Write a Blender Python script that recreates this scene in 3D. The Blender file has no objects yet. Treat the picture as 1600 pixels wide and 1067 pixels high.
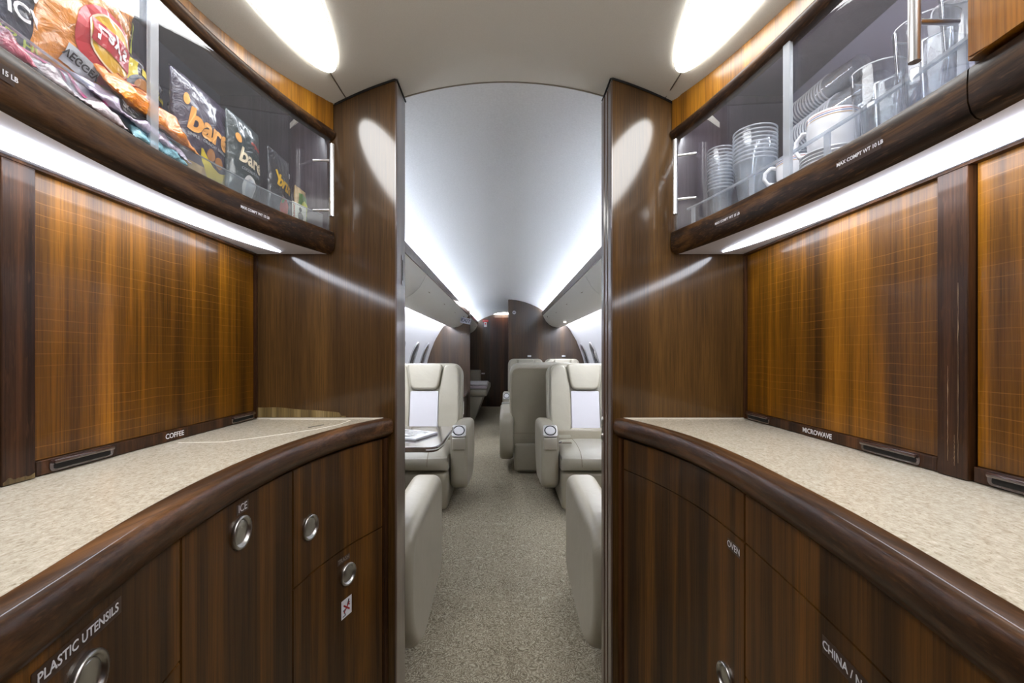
import bpy, bmesh, math, random
import numpy as np
from mathutils import Vector, Matrix, noise
# ------------------------------------------------------------------ camera, world, exposure
SC = bpy.context.scene
COL = SC.collection
E = 1.12            # eye height above the carpet
F = 680.0           # focal length in pixels of the 1600-wide frame
cam_d = bpy.data.cameras.new('camera'); cam = bpy.data.objects.new('camera', cam_d); COL.objects.link(cam)
cam.location = (0, 0, E); cam.rotation_euler = (math.pi/2, 0, 0)
cam_d.sensor_width = 36; cam_d.lens = F/1600*36; cam_d.clip_start = 0.02; cam_d.clip_end = 50
cam_d.shift_x = 10/1600; cam_d.shift_y = 16.5/1600
SC.camera = cam
w = bpy.data.worlds.new('world'); SC.world = w; w.use_nodes = True
w.node_tree.nodes['Background'].inputs[0].default_value = (.8, .9, 1, 1)
w.node_tree.nodes['Background'].inputs[1].default_value = .3
SC.view_settings.view_transform = 'Standard'; SC.view_settings.look = 'None'
SC.view_settings.exposure = 1.0; SC.view_settings.gamma = 1
SC.view_settings.use_curve_mapping = False
SC.cycles.max_bounces = 10; SC.cycles.transparent_max_bounces = 40
SC.cycles.diffuse_bounces = 5; SC.cycles.glossy_bounces = 5; SC.cycles.sample_clamp_indirect = 6
L_LENS, L_STRIP, L_COVE, L_WALL, L_AFT, L_CAB = 9.0, 7.5, 88, 23, 22.0, 11.0   # strength of each kind of lamp, the added cabinet fill last
L_READ = 15
PI = math.pi
rnd = random.Random(4)
# ------------------------------------------------------------------ materials
def srgb(r, g, b):
    f = lambda c: (c/255/12.92) if c/255 <= .04045 else ((c/255+.055)/1.055)**2.4
    return (f(r), f(g), f(b), 1)
def mat(name, col=(.5,.5,.5,1), rough=.5, metal=0, coat=0, coatr=.1, spec=.5, **kw):
    m = bpy.data.materials.new(name); m.use_nodes = True
    p = m.node_tree.nodes['Principled BSDF']
    p.inputs['Base Color'].default_value = col; p.inputs['Roughness'].default_value = rough
    p.inputs['Metallic'].default_value = metal; p.inputs['Coat Weight'].default_value = coat
    p.inputs['Coat Roughness'].default_value = coatr; p.inputs['Specular IOR Level'].default_value = spec
    for k, v in kw.items(): p.inputs[k.replace('_', ' ')].default_value = v
    return m
def NL(m): return m.node_tree.nodes, m.node_tree.links, m.node_tree.nodes['Principled BSDF']
def coords(n, l, scale, loc=(0,0,0)):
    tc = n.new('ShaderNodeTexCoord'); mp = n.new('ShaderNodeMapping')
    l.new(tc.outputs['Object'], mp.inputs[0]); mp.inputs['Scale'].default_value = scale; mp.inputs['Location'].default_value = loc
    return mp.outputs[0]
def nz(n, l, vec, scale=1, detail=3, rough=.5, dist=0):
    t = n.new('ShaderNodeTexNoise'); l.new(vec, t.inputs['Vector']); t.inputs['Scale'].default_value = scale
    t.inputs['Detail'].default_value = detail; t.inputs['Roughness'].default_value = rough; t.inputs['Distortion'].default_value = dist
    return t.outputs['Fac']
def ramp(n, l, fac, stops):
    r = n.new('ShaderNodeValToRGB'); l.new(fac, r.inputs[0]); e = r.color_ramp.elements
    while len(e) < len(stops): e.new(.5)
    for i, (p, c) in enumerate(stops): e[i].position = p; e[i].color = c
    return r.outputs[0]
def mixc(n, l, a, b, fac, mode='MIX'):
    x = n.new('ShaderNodeMix'); x.data_type = 'RGBA'; x.blend_type = mode
    for s, v in ((x.inputs[0], fac), (x.inputs[6], a), (x.inputs[7], b)):
        if hasattr(v, 'links') or hasattr(v, 'is_linked'): l.new(v, s)
        else: s.default_value = v
    return x.outputs[2]
def math_(n, l, op, a, b=0.0, clamp=False):
    x = n.new('ShaderNodeMath'); x.operation = op; x.use_clamp = clamp
    for s, v in ((x.inputs[0], a), (x.inputs[1], b)):
        if hasattr(v, 'is_linked'): l.new(v, s)
        else: s.default_value = v
    return x.outputs[0]
def bump(n, l, p, h, strength=.2, dist=.002):
    b = n.new('ShaderNodeBump'); b.inputs['Strength'].default_value = strength; b.inputs['Distance'].default_value = dist
    l.new(h, b.inputs['Height']); l.new(b.outputs[0], p.inputs['Normal'])
def wood(name, cd, cm, cl, band=14, grain=260, rough=.35, coat=.9, coatr=.12, axis=2, score=False, fleck=0, off=0, spec=.4):
    m = mat(name, cm, rough, coat=coat, coatr=coatr, spec=spec); n, l, p = NL(m)
    def sc(s, k): v = [s, s, s]; v[axis] = s*k; return tuple(v)
    big = nz(n, l, coords(n, l, sc(band, .03), (off, off*.7, off*.3)), 1, 3, .55, .3)
    c = ramp(n, l, big, [(.30, cd), (.5, cm), (.68, cl)])
    fine = nz(n, l, coords(n, l, sc(grain, .02), (off, 0, 0)), 1, 4, .7)
    c = mixc(n, l, c, ramp(n, l, fine, [(.35, (.42,.42,.42,1)), (.6, (1.12,1.12,1.12,1))]), .75, 'MULTIPLY')
    if fleck:
        fl = nz(n, l, coords(n, l, sc(grain*.8, .12), (3, 1, 2)), 1, 2, .6)
        c = mixc(n, l, c, cl, ramp(n, l, fl, [(.56, (0,0,0,1)), (.7, (fleck,fleck,fleck,1))]))
    if score:   # fine lines scored across the veneer
        z = n.new('ShaderNodeSeparateXYZ'); l.new(coords(n, l, (1, 1, 1)), z.inputs[0])
        wob = nz(n, l, coords(n, l, (9, 9, 9)), 1, 2)
        zz = math_(n, l, 'ADD', math_(n, l, 'MULTIPLY', z.outputs[2], 58.0), math_(n, l, 'MULTIPLY', wob, .5))
        fr = math_(n, l, 'FRACT', zz)
        ln = math_(n, l, 'LESS_THAN', fr, .07)
        yy = math_(n, l, 'FRACT', math_(n, l, 'ADD', math_(n, l, 'MULTIPLY', z.outputs[1], 66.0), wob))
        ly = math_(n, l, 'MULTIPLY', math_(n, l, 'LESS_THAN', yy, .05), .18)
        brk = ramp(n, l, nz(n, l, coords(n, l, (7, 7, 22), (5,5,5)), 1, 3), [(.38, (0,0,0,1)), (.6, (1,1,1,1))])
        f = math_(n, l, 'MULTIPLY', math_(n, l, 'MAXIMUM', ln, ly), math_(n, l, 'MULTIPLY', brk, .16))
        c = mixc(n, l, c, tuple(min(1, v*1.9+.05) for v in cl[:3])+(1,), f)
    l.new(c, p.inputs['Base Color'])
    bump(n, l, p, fine, .05, .0005)
    return m
W = {}
W['gold'] = wood('veneer_gold', srgb(60,35,4), srgb(110,69,8), srgb(156,100,14), 20, 300, .45, score=True, off=2.3, coat=.25, coatr=.12, spec=.2)
W['gold2'] = wood('veneer_gold_door', srgb(110,68,14), srgb(150,94,20), srgb(178,114,28), 12, 300, off=6.3)
W['part'] = wood('veneer_partition', srgb(58,38,14), srgb(82,56,24), srgb(104,73,32), 9, 300, .5, .9, .10, off=5, spec=.15)
W['front'] = wood('veneer_fronts', srgb(42,25,8), srgb(72,45,15), srgb(116,74,22), 15, 260, .5, .25, .16, off=7.7, spec=.15)
W['head'] = wood('veneer_header', srgb(90,56,10), srgb(140,90,18), srgb(172,116,28), 17, 240, .5, .5, .2, off=1.1, spec=.25)
W['wenge'] = wood('wenge_edge', srgb(34,22,13), srgb(50,32,19), srgb(96,66,36), 40, 330, .5, .12, .2, axis=1, fleck=.6, spec=.2)
W['nosing'] = wood('nosing_wood', srgb(52,32,15), srgb(72,46,23), srgb(110,74,42), 30, 330, .42, .4, .06, axis=1, fleck=.3, spec=.15)
W['stile'] = wood('stile_wood', srgb(40,23,12), srgb(60,36,18), srgb(96,60,32), 30, 330, .5, .2, .12, fleck=.3, spec=.15)
W['jamb'] = wood('jamb_lacquer', srgb(72,56,46), srgb(88,68,56), srgb(100,80,66), 20, 200, .3, .9, .12)
W['inner'] = wood('cabinet_inside', srgb(50,42,52), srgb(64,54,64), srgb(76,64,74), 12, 240, .4, .5, .2)
W['aft'] = wood('veneer_cabin', srgb(56,45,37), srgb(76,60,48), srgb(100,76,52), 5, 90, .3, .9, .12, off=3)
W['aftdoor'] = wood('veneer_dark_door', srgb(44,24,16), srgb(62,36,24), srgb(90,54,32), 8, 90, .3, .8, .2, off=9)
W['table'] = wood('table_wood', srgb(50,36,30), srgb(66,48,40), srgb(84,62,50), 12, 150, .2, 1, .05, axis=0)
def leather(name, c, rough=.42):
    m = mat(name, c, rough, coat=.15, coatr=.3); n, l, p = NL(m)
    h = nz(n, l, coords(n, l, (350,350,350)), 1, 2)
    g = nz(n, l, coords(n, l, (9,9,9)), 1, 3, .6, .8)
    bump(n, l, p, math_(n, l, 'ADD', math_(n, l, 'MULTIPLY', h, .12), g), .35, .006)
    l.new(mixc(n, l, c, tuple(v*.88 for v in c[:3])+(1,), g), p.inputs['Base Color'])
    return m
M_LEA = leather('beige_leather', srgb(168,162,146))
M_LEAD = leather('beige_leather_shell', srgb(150,142,124), .5)
M_SEAM = mat('seam_thread', srgb(112,100,82), .8)
def cloth(name, c, s=900, rough=.9):
    m = mat(name, c, rough, spec=.2); n, l, p = NL(m)
    h = nz(n, l, coords(n, l, (s,s,s*.5)), 1, 2); bump(n, l, p, h, .3, .001)
    l.new(mixc(n, l, c, tuple(v*.8 for v in c[:3])+(1,), h), p.inputs['Base Color']); return m
M_INS = cloth('pale_seat_fabric', srgb(222,220,226))
M_CEIL = cloth('galley_headliner', srgb(214,210,200), 700)
M_CEILC = cloth('cabin_headliner', srgb(232,234,236), 160)
M_BIN = mat('bin_panel', srgb(240,240,236), .45, coat=.1)
M_SIDE = cloth('sidewall_panel', srgb(228,228,232), 500, .7)
M_BLACK = mat('black_plastic', (.012,.012,.014,1), .4); M_DARK = mat('dark_gap', (.006,.005,.004,1), .8)
M_WHITE = mat('white_print', srgb(236,236,240), .5, spec=.2)
M_CHROME = mat('polished_metal', (.78,.78,.80,1), .14, 1); M_SATIN = mat('satin_metal', (.62,.61,.59,1), .28, 1)
M_BAR = mat('brushed_bar', (.80,.80,.82,1), .3, 1)
M_PLATE = mat('clear_label_plate', srgb(60,40,28), .4)
M_CHINA = mat('white_china', srgb(236,236,240), .2, coat=.6); M_PAD = mat('white_pad', srgb(225,224,226), .4)
def emis(name, c, s):
    m = bpy.data.materials.new(name); m.use_nodes = True; n = m.node_tree.nodes; n.clear()
    e = n.new('ShaderNodeEmission'); o = n.new('ShaderNodeOutputMaterial'); e.inputs[0].default_value = c; e.inputs[1].default_value = s
    m.node_tree.links.new(e.outputs[0], o.inputs[0]); return m
M_LENS = emis('lens_glow', (1, .995, .98, 1), L_LENS)
M_TUBE = emis('tube_glow', (.86, .90, 1, 1), L_STRIP)
M_COVE = emis('cove_glow', (.80, .87, 1, 1), L_COVE)
M_WASH = emis('sidewall_wash_glow', (.86, .90, 1, 1), L_WALL)
M_AFTL = emis('aft_light_glow', (1, .95, .92, 1), L_AFT)
M_CABR = emis('right_cabinet_fill_glow', (.92, .95, 1, 1), 26)
M_CABL = emis('cabinet_fill_glow', (.9, .94, 1, 1), L_CAB)
M_SPOT = emis('reading_light_glow', (1, .98, .95, 1), 2)
def glassy(name, tint=(1,1,1,1), white=.0, rough=.02, wcol=(.9,.92,.96,1), ior=1.45):
    m = bpy.data.materials.new(name); m.use_nodes = True; n = m.node_tree.nodes; l = m.node_tree.links; n.clear()
    o = n.new('ShaderNodeOutputMaterial'); t = n.new('ShaderNodeBsdfTransparent'); t.inputs[0].default_value = tint
    g = n.new('ShaderNodeBsdfGlossy'); g.inputs['Roughness'].default_value = rough
    f = n.new('ShaderNodeFresnel'); gm = n.new('ShaderNodeNewGeometry')   # same reflectance from both faces
    l.new(math_(n, l, 'ADD', math_(n, l, 'MULTIPLY', gm.outputs['Backfacing'], 1/ior-ior), ior), f.inputs[0])
    a = n.new('ShaderNodeMixShader'); l.new(f.outputs[0], a.inputs[0]); 
    d = n.new('ShaderNodeBsdfDiffuse'); d.inputs[0].default_value = wcol
    b = n.new('ShaderNodeMixShader'); b.inputs[0].default_value = white
    l.new(t.outputs[0], b.inputs[1]); l.new(d.outputs[0], b.inputs[2])
    l.new(b.outputs[0], a.inputs[1]); l.new(g.outputs[0], a.inputs[2]); l.new(a.outputs[0], o.inputs[0])
    return m
M_GLASS = glassy('acrylic_door', (.97,.975,.98,1), .02)
M_EDGE = glassy('acrylic_edge', (.80,.84,.9,1), .30, .1)
M_LIP = glassy('acrylic_lip', (.93,.97,.98,1), .07)
M_CUP = glassy('clear_plastic_cup', (.95,.96,.97,1), .05, .05)
M_RIM = glassy('clear_cup_rim', (.9,.92,.95,1), .35, .08)
M_TUM = glassy('clear_tumbler', (.93,.945,.96,1), .03, .02, ior=1.6)
def stone():
    m = mat('speckled_quartz', srgb(196,184,160), .22, coat=.25, coatr=.08); n, l, p = NL(m)
    a = nz(n, l, coords(n, l, (260, 130, 200)), 1, 4, .7, .6)
    c = ramp(n, l, a, [(.30, srgb(164,152,130)), (.45, srgb(194,184,164)), (.6, srgb(210,201,182)), (.75, srgb(226,219,204))])
    b = nz(n, l, coords(n, l, (420, 240, 300), (4,4,4)), 1, 3, .6)
    c = mixc(n, l, c, srgb(112,92,66), ramp(n, l, b, [(.62, (0,0,0,1)), (.72, (.8,.8,.8,1))]))
    l.new(c, p.inputs['Base Color']); return m
M_STONE = stone()
def carpet():
    m = mat('wool_carpet', srgb(160,148,126), .95, spec=.1); n, l, p = NL(m)
    a = nz(n, l, coords(n, l, (22, 22, 1)), 1, 2, .5, 9)
    t = nz(n, l, coords(n, l, (420, 420, 1)), 1, 2)
    c = ramp(n, l, a, [(.38, srgb(116,106,88)), (.5, srgb(146,136,116)), (.62, srgb(182,173,152))])
    c = mixc(n, l, c, ramp(n, l, t, [(.3, (.7,.7,.7,1)), (.7, (1.15,1.15,1.15,1))]), .8, 'MULTIPLY')
    l.new(c, p.inputs['Base Color']); bump(n, l, p, math_(n, l, 'ADD', a, math_(n, l, 'MULTIPLY', t, .5)), .6, .006); return m
M_CARPET = carpet()
# ------------------------------------------------------------------ object helpers
def obj(name, bm, m, parent=None, smooth=False, mats=None, kind=None):
    me = bpy.data.meshes.new(name)
    if isinstance(bm, tuple):
        me.from_pydata([tuple(v) for v in bm[0]], [], bm[1])
    else:
        bmesh.ops.recalc_face_normals(bm, faces=bm.faces)
        bm.to_mesh(me); bm.free()
    for x in (mats or [m]): me.materials.append(x)
    if smooth:
        me.polygons.foreach_set('use_smooth', [True]*len(me.polygons))
        if smooth != 'all': me.set_sharp_from_angle(angle=math.radians(smooth if smooth is not True else 40))
    o = bpy.data.objects.new(name, me); COL.objects.link(o)
    if parent: o.parent = parent
    if kind: o['kind'] = kind
    return o
def tag(o, label, cat, group=None):
    o['label'] = label; o['category'] = cat
    if group: o['group'] = group
    return o
def thing(name, label, cat, loc=(0,0,0), rz=0, group=None):
    o = bpy.data.objects.new(name, None); o.empty_display_size = .05; COL.objects.link(o)
    o.location = loc; o.rotation_euler = (0,0,rz); return tag(o, label, cat, group)
def struct(name, bm, m, parent=None, smooth=False, mats=None):
    return obj(name, bm, m, parent, smooth, mats, kind='structure')
def kids(o): return [c for c in o.children]
def copy_tree(o, parent=None):
    c = o.copy(); COL.objects.link(c)
    if parent: c.parent = parent
    for ch in kids(o): copy_tree(ch, c)
    return c
def box(bm, x0, x1, y0, y1, z0, z1, r=0, seg=3):
    g = bmesh.ops.create_cube(bm, size=1)['verts']
    for v in g: v.co = Vector(((x0+x1)/2+v.co.x*(x1-x0), (y0+y1)/2+v.co.y*(y1-y0), (z0+z1)/2+v.co.z*(z1-z0)))
    if r:
        es = list({e for v in g for e in v.link_edges})
        bmesh.ops.bevel(bm, geom=es, offset=r, segments=seg, affect='EDGES', profile=.5)
    return bm
def B(*a, **k): return box(bmesh.new(), *a, **k)
def prism(bm, pts, a0, a1, axis=1, r=0, seg=3):
    """outline in the two other axes, extruded along axis from a0 to a1, its rims rounded with radius r"""
    def P(p, a):
        return Vector((a, p[0], p[1])) if axis == 0 else Vector((p[0], a, p[1])) if axis == 1 else Vector((p[0], p[1], a))
    k = len(pts); V2 = [Vector(p) for p in pts]
    area = sum(V2[i].x*V2[(i+1)%k].y-V2[(i+1)%k].x*V2[i].y for i in range(k)); sg = 1 if area > 0 else -1
    def inset(d):
        if d < 1e-7: return V2
        out = []
        for i in range(k):
            e0 = (V2[i]-V2[i-1]).normalized(); e1 = (V2[(i+1)%k]-V2[i]).normalized()
            n0 = Vector((-e0.y, e0.x))*sg; n1 = Vector((-e1.y, e1.x))*sg; n = n0+n1
            q = max(.35, n.dot(n0)); out.append(V2[i]+n*(d/q))
        return out
    if r: st = [(r*(1-math.sin(PI/2*t/seg)), r*(1-math.cos(PI/2*t/seg))) for t in range(seg+1)]; st = [(d, h) for d, h in st]
    else: st = [(0, 0)]
    sd = 1 if a1 > a0 else -1
    if r: st = [(r+.002, 0)]+st
    lay = [(d, a0+sd*h) for d, h in st]+[(d, a1-sd*h) for d, h in reversed(st)]
    L = [[bm.verts.new(P(p, a)) for p in inset(d)] for d, a in lay]
    fs = [bm.faces.new(L[0]), bm.faces.new(L[-1][::-1])]
    for A, C in zip(L, L[1:]): fs += [bm.faces.new((A[i], C[i], C[(i+1)%k], A[(i+1)%k])) for i in range(k)]
    bmesh.ops.recalc_face_normals(bm, faces=fs)
    return bm
def rpoly(pts, r, n=5):
    """round the corners of a 2D polygon; r is one number or one per corner"""
    out = []; k = len(pts)
    for i in range(k):
        p0, p, p1 = (Vector(pts[(i+j)%k]) for j in (-1, 0, 1)); rr = r[i] if isinstance(r, (list, tuple)) else r
        a = (p0-p).normalized(); b = (p1-p).normalized()
        rr = min(rr, (p0-p).length*.49, (p1-p).length*.49)
        if rr < 1e-6: out.append(tuple(p)); continue
        for t in range(n+1):
            t = t/n; out.append(tuple((p+a*rr)*(1-t)**2 + p*2*t*(1-t) + (p+b*rr)*t*t))
    return out
def lathe(prof, n=40, bm=None):
    bm = bm or bmesh.new(); rings = []
    for r, z in prof:
        rings.append([bm.verts.new((r*math.cos(2*PI*i/n), r*math.sin(2*PI*i/n), z)) for i in range(n)] if r > 1e-6 else [bm.verts.new((0,0,z))])
    for a, b in zip(rings, rings[1:]):
        for i in range(n):
            j = (i+1)%n
            if len(a) == 1 and len(b) == 1: continue
            if len(a) == 1: bm.faces.new((a[0], b[i], b[j]))
            elif len(b) == 1: bm.faces.new((a[i], b[0], a[j]))
            else: bm.faces.new((a[i], b[i], b[j], a[j]))
    return bm
def tube(bm, pts, r, n=10, cap=True, sx=1, sy=1):
    pts = [Vector(p) for p in pts]; rings = []; up = None
    for i, p in enumerate(pts):
        d = (pts[min(i+1, len(pts)-1)]-pts[max(i-1, 0)]).normalized()
        if up is None: up = Vector((0,0,1)) if abs(d.z) < .9 else Vector((0,1,0))
        s = d.cross(up).normalized(); u = s.cross(d).normalized(); up = u
        rr = r[i] if isinstance(r, (list, tuple)) else r
        rings.append([bm.verts.new(p + s*math.cos(2*PI*k/n)*rr*sx + u*math.sin(2*PI*k/n)*rr*sy) for k in range(n)])
    for a, b in zip(rings, rings[1:]):
        for i in range(n): bm.faces.new((a[i], a[(i+1)%n], b[(i+1)%n], b[i]))
    if cap: bm.faces.new(rings[0][::-1]); bm.faces.new(rings[-1])
    return bm
def T(*a, **k): return tube(bmesh.new(), *a, **k)
def spline(xs, ys):
    """natural cubic through the points"""
    xs = np.array(xs, float); ys = np.array(ys, float); n = len(xs); h = np.diff(xs)
    A = np.eye(n); r = np.zeros(n)
    for i in range(1, n-1):
        A[i, i-1], A[i, i], A[i, i+1] = h[i-1], 2*(h[i-1]+h[i]), h[i]
        r[i] = 6*((ys[i+1]-ys[i])/h[i] - (ys[i]-ys[i-1])/h[i-1])
    m = np.linalg.solve(A, r)
    def f(x):
        i = int(min(max(np.searchsorted(xs, x)-1, 0), n-2)); a = xs[i+1]-x; b = x-xs[i]
        return float((m[i]*a**3+m[i+1]*b**3)/(6*h[i]) + (ys[i]/h[i]-m[i]*h[i]/6)*a + (ys[i+1]/h[i]-m[i+1]*h[i]/6)*b)
    return f
TXT = {}
def text2d(body, size, bold=0.0, align='CENTER', shear=0, space=1):
    key = (body, bold, align, shear, space)
    if key not in TXT:
        c = bpy.data.curves.new('t', 'FONT'); c.body = body; c.size = 1; c.offset = bold; c.align_x = align; c.align_y = 'CENTER'
        c.shear = shear; c.space_character = space; c.resolution_u = 3
        o = bpy.data.objects.new('t', c); me = bpy.data.meshes.new_from_object(o)
        TXT[key] = ([tuple(v.co) for v in me.vertices], [tuple(p.vertices) for p in me.polygons])
        bpy.data.objects.remove(o); bpy.data.meshes.remove(me); bpy.data.curves.remove(c)
    V, Fc = TXT[key]
    return [(x*size, y*size) for x, y, z in V], Fc
def decal(name, vf, fn, m, parent, th=.0003):
    """a thin printed shape: 2D verts/faces mapped by fn(x, y, z), given a little thickness"""
    V, Fc = vf; k = len(V)
    vs = [fn(x, y, th) for x, y in V] + [fn(x, y, 0) for x, y in V]
    return obj(name, (vs, list(Fc)+[tuple(i+k for i in reversed(f)) for f in Fc]), m, parent)
def rect2d(x0, x1, y0, y1, nx=1, ny=1):
    V = [(x0+(x1-x0)*i/nx, y0+(y1-y0)*j/ny) for j in range(ny+1) for i in range(nx+1)]
    return V, [(j*(nx+1)+i, j*(nx+1)+i+1, (j+1)*(nx+1)+i+1, (j+1)*(nx+1)+i) for j in range(ny) for i in range(nx)]
def disc2d(cx, cy, rx, ry, rot=0, n=28, rings=5, squash=None, inner=0):
    V = []; Fc = []
    for k in range(rings+1):
        s = inner + (1-inner)*k/rings
        for i in range(n):
            a = 2*PI*i/n; x, y = math.cos(a)*s*rx, math.sin(a)*s*ry
            if squash: x, y = squash(x, y)
            V.append((cx+x*math.cos(rot)-y*math.sin(rot), cy+x*math.sin(rot)+y*math.cos(rot)))
    for k in range(rings):
        for i in range(n):
            j = (i+1)%n; Fc.append((k*n+i, k*n+j, (k+1)*n+j, (k+1)*n+i))
    return V, Fc
def at(px, py, X):
    """place the point seen at pixel (px,py) of the photograph on the plane x = +-X, used to read positions off the walls"""
    Y = F*X/abs(790-px); return (X if px > 790 else -X, Y, E+(550-py)*Y/F)
# ------------------------------------------------------------------ hull
R = 1.02; TOP = .80
def arcz(x): return E + TOP - R + math.sqrt(max(R*R-x*x, 0))
HULL = [(.62, .585), (.80, .48), (.95, .38), (1.068, .184), (1.15, -.02), (1.20, -.2), (1.235, -.42), (1.24, -.65), (1.21, -.9), (1.16, -1.12)]
def hull_x(z):
    P = HULL
    for (x0, z0), (x1, z1) in zip(P, P[1:]):
        if z1 <= z-E <= z0: return x0+(x1-x0)*((z-E)-z0)/(z1-z0)
    return P[-1][0]
def strip_mesh(pts, y0, y1, th_dir, ny=1):
    """open profile (x,z) swept along y with a thickness offset th_dir per point"""
    V = []; Fc = []; k = len(pts)
    for j in range(ny+1):
        y = y0+(y1-y0)*j/ny
        V += [(x, y, z) for x, z in pts] + [(x+dx, y, z+dz) for (x, z), (dx, dz) in zip(pts, th_dir)]
    s = 2*k
    for j in range(ny):
        a = j*s; b = (j+1)*s
        for i in range(k-1):
            Fc.append((a+i, a+i+1, b+i+1, b+i)); Fc.append((a+k+i, b+k+i, b+k+i+1, a+k+i+1))
        Fc.append((a, b, b+k, a+k)); Fc.append((a+k-1, a+2*k-1, b+2*k-1, b+k-1))
    for a in (0, ny*s):
        for i in range(k-1): Fc.append((a+i, a+k+i, a+k+i+1, a+i+1))
    bm = bmesh.new(); vs = [bm.verts.new(v) for v in V]
    for f in Fc: bm.faces.new([vs[i] for i in f])
    return bm
YB0, YB1, YP, YEND = 1.20, 1.30, 6.6, 8.95     # bulkhead front/back, cabin partition, aft wall
ax = [(-.80+1.6*i/40) for i in range(41)]
apts = [(x, arcz(x)) for x in ax]

struct('ceiling', strip_mesh([p for p in apts if abs(p[0]) < .63], YB1-.008, YEND, [(0, .02)]*31, 1), M_CEILC, smooth=True)
bm = B(-1.25, 1.25, -1.3, YEND+.05, -.03, 0); struct('floor', bm, M_CARPET)
for s, nm in ((-1, 'left'), (1, 'right')):
    pts = [(s*x, E+z) for x, z in HULL]
    struct('wall_'+nm, strip_mesh(pts, YB1, YEND, [(s*.03, .02)]*len(pts)), M_SIDE, smooth=True)
    struct('wall_galley_'+nm, B(min(s*.84, s*.86), max(s*.84, s*.86), -1.3, YB0, 0, 2.0), W['inner'])
struct('wall_back', B(-.86, .86, -1.33, -1.3, 0, 2.0), W['part'])
def hullface(x0, x1, n=24):
    """outline (x,z) of a partition between x0 and x1 (same sign or across), following ceiling and hull"""
    top = []
    xs = [x0+(x1-x0)*i/n for i in range(n+1)]
    def zt(x):
        a = abs(x)
        if a <= .62: return arcz(a)-.001
        P = HULL
        for (xa, za), (xb, zb) in zip(P, P[1:]):
            if xa <= a <= xb: return E+za+(zb-za)*(a-xa)/(xb-xa)
        return E-.65
    for x in xs:
        a = abs(x)
        if a < 1.2: top.append((x, zt(x)))
    low = [(1.20, -.2), (1.235, -.42), (1.24, -.65), (1.21, -.9), (1.16, -1.12)]
    P = list(top)
    if x1 > 1.2: P += [(x, E+z) for x, z in low]
    else: P.append((x1, 0))
    if x0 < -1.2: P += [(-x, E+z) for x, z in reversed(low)]
    else: P.append((x0, 0))
    return P
# ------------------------------------------------------------------ galley bulkheads (flank the doorway)
JX = {-1: .305, 1: .295}      # door jamb |x|
JI = {-1: .305, 1: .295}
for s, nm in ((-1, 'left'), (1, 'right')):
    P = hullface(JX[s], 1.22); P = [(s*x, z) for x, z in P]
    b = struct('wall_bulkhead_'+nm, prism(bmesh.new(), P, YB0, YB1, 1), W['part'], mats=[W['part']])
    # lacquered door jamb wrapped round the end of the bulkhead, with a shallow track groove
    j = s*JX[s]; a = -s
    prof = [(0, YB0-.002), (.003, YB0-.002), (.005, YB0+.002), (.005, YB0+.030), (.002, YB0+.032), (.002, YB0+.040), (.006, YB0+.042), (.006, YB0+.060), (.003, YB0+.062), (.003, YB0+.070), (.008, YB0+.073), (.008, YB1+.002), (0, YB1+.002)] if s > 0 else \
           [(0, YB0-.002), (.003, YB0-.002), (.005, YB0+.002), (.005, YB1-.002), (.003, YB1+.002), (0, YB1+.002)]
    zt = arcz(j)-.012
    jb = struct('trim_jamb_'+nm, prism(bmesh.new(), [(j+a*u, y) for u, y in prof], 0, zt, 2), W['jamb'])
    # dark bead drawn in for the shadow gap where the bulkhead meets the ceiling
    xs = [s*(JX[s]+i*(.47-JX[s])/12) for i in range(13)]
    struct('trim_shadow_gap_'+nm, T([(j+a*.006, YB1, arcz(j)-.006), (j+a*.006, YB0-.002, arcz(j)-.005)]+[(x, YB0-.002, arcz(x)-.004) for x in xs], .0028, 6), M_DARK)
    struct('trim_ceiling_seam_'+nm, T([(s*.440, 1.085, arcz(.440)-.0002), (s*.440, 1.196, arcz(.440)-.0002)], .0017, 6), mat('seam_grey', srgb(96,90,80), .8))
struct('trim_ceiling_joint', T([(x*.3/12, YB1-.011, arcz(x*.3/12)+.002) for x in range(-12, 13)], .004, 6), mat('joint_grey', srgb(120,112,98), .8))
# small fittings on the jambs
t = thing('door_strike', 'slim brushed strike plate let into the left door jamb', 'strike plate', (-.2995, 1.262, E+.237))
obj('plate', prism(bmesh.new(), rpoly([(-.005, -.045), (.005, -.045), (.005, .045), (-.005, .045)], .0049), 0, .0012, 0), M_CHROME, t)
obj('slot', prism(bmesh.new(), rpoly([(-.0022, -.03), (.0022, -.03), (.0022, .03), (-.0022, .03)], .002), .0008, .0016, 0), M_DARK, t)
for dz, l in ((-.204, 'upper of two oval latch buttons on the right door jamb'), (-.252, 'lower of two oval latch buttons on the right door jamb')):
    t = thing('latch_button', l, 'button', (.2866, 1.288, E+dz), group='latch buttons on the door jamb')
    m = lathe([(0, .004), (.004, .0038), (.0075, .0025), (.009, .0012), (.0105, .0008), (.0105, -.001)], 24)
    for v in m.verts: v.co = Vector((-v.co.z, v.co.x*.62, v.co.y*1.3))
    obj('button', m, M_SATIN, t, 'all')
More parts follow.
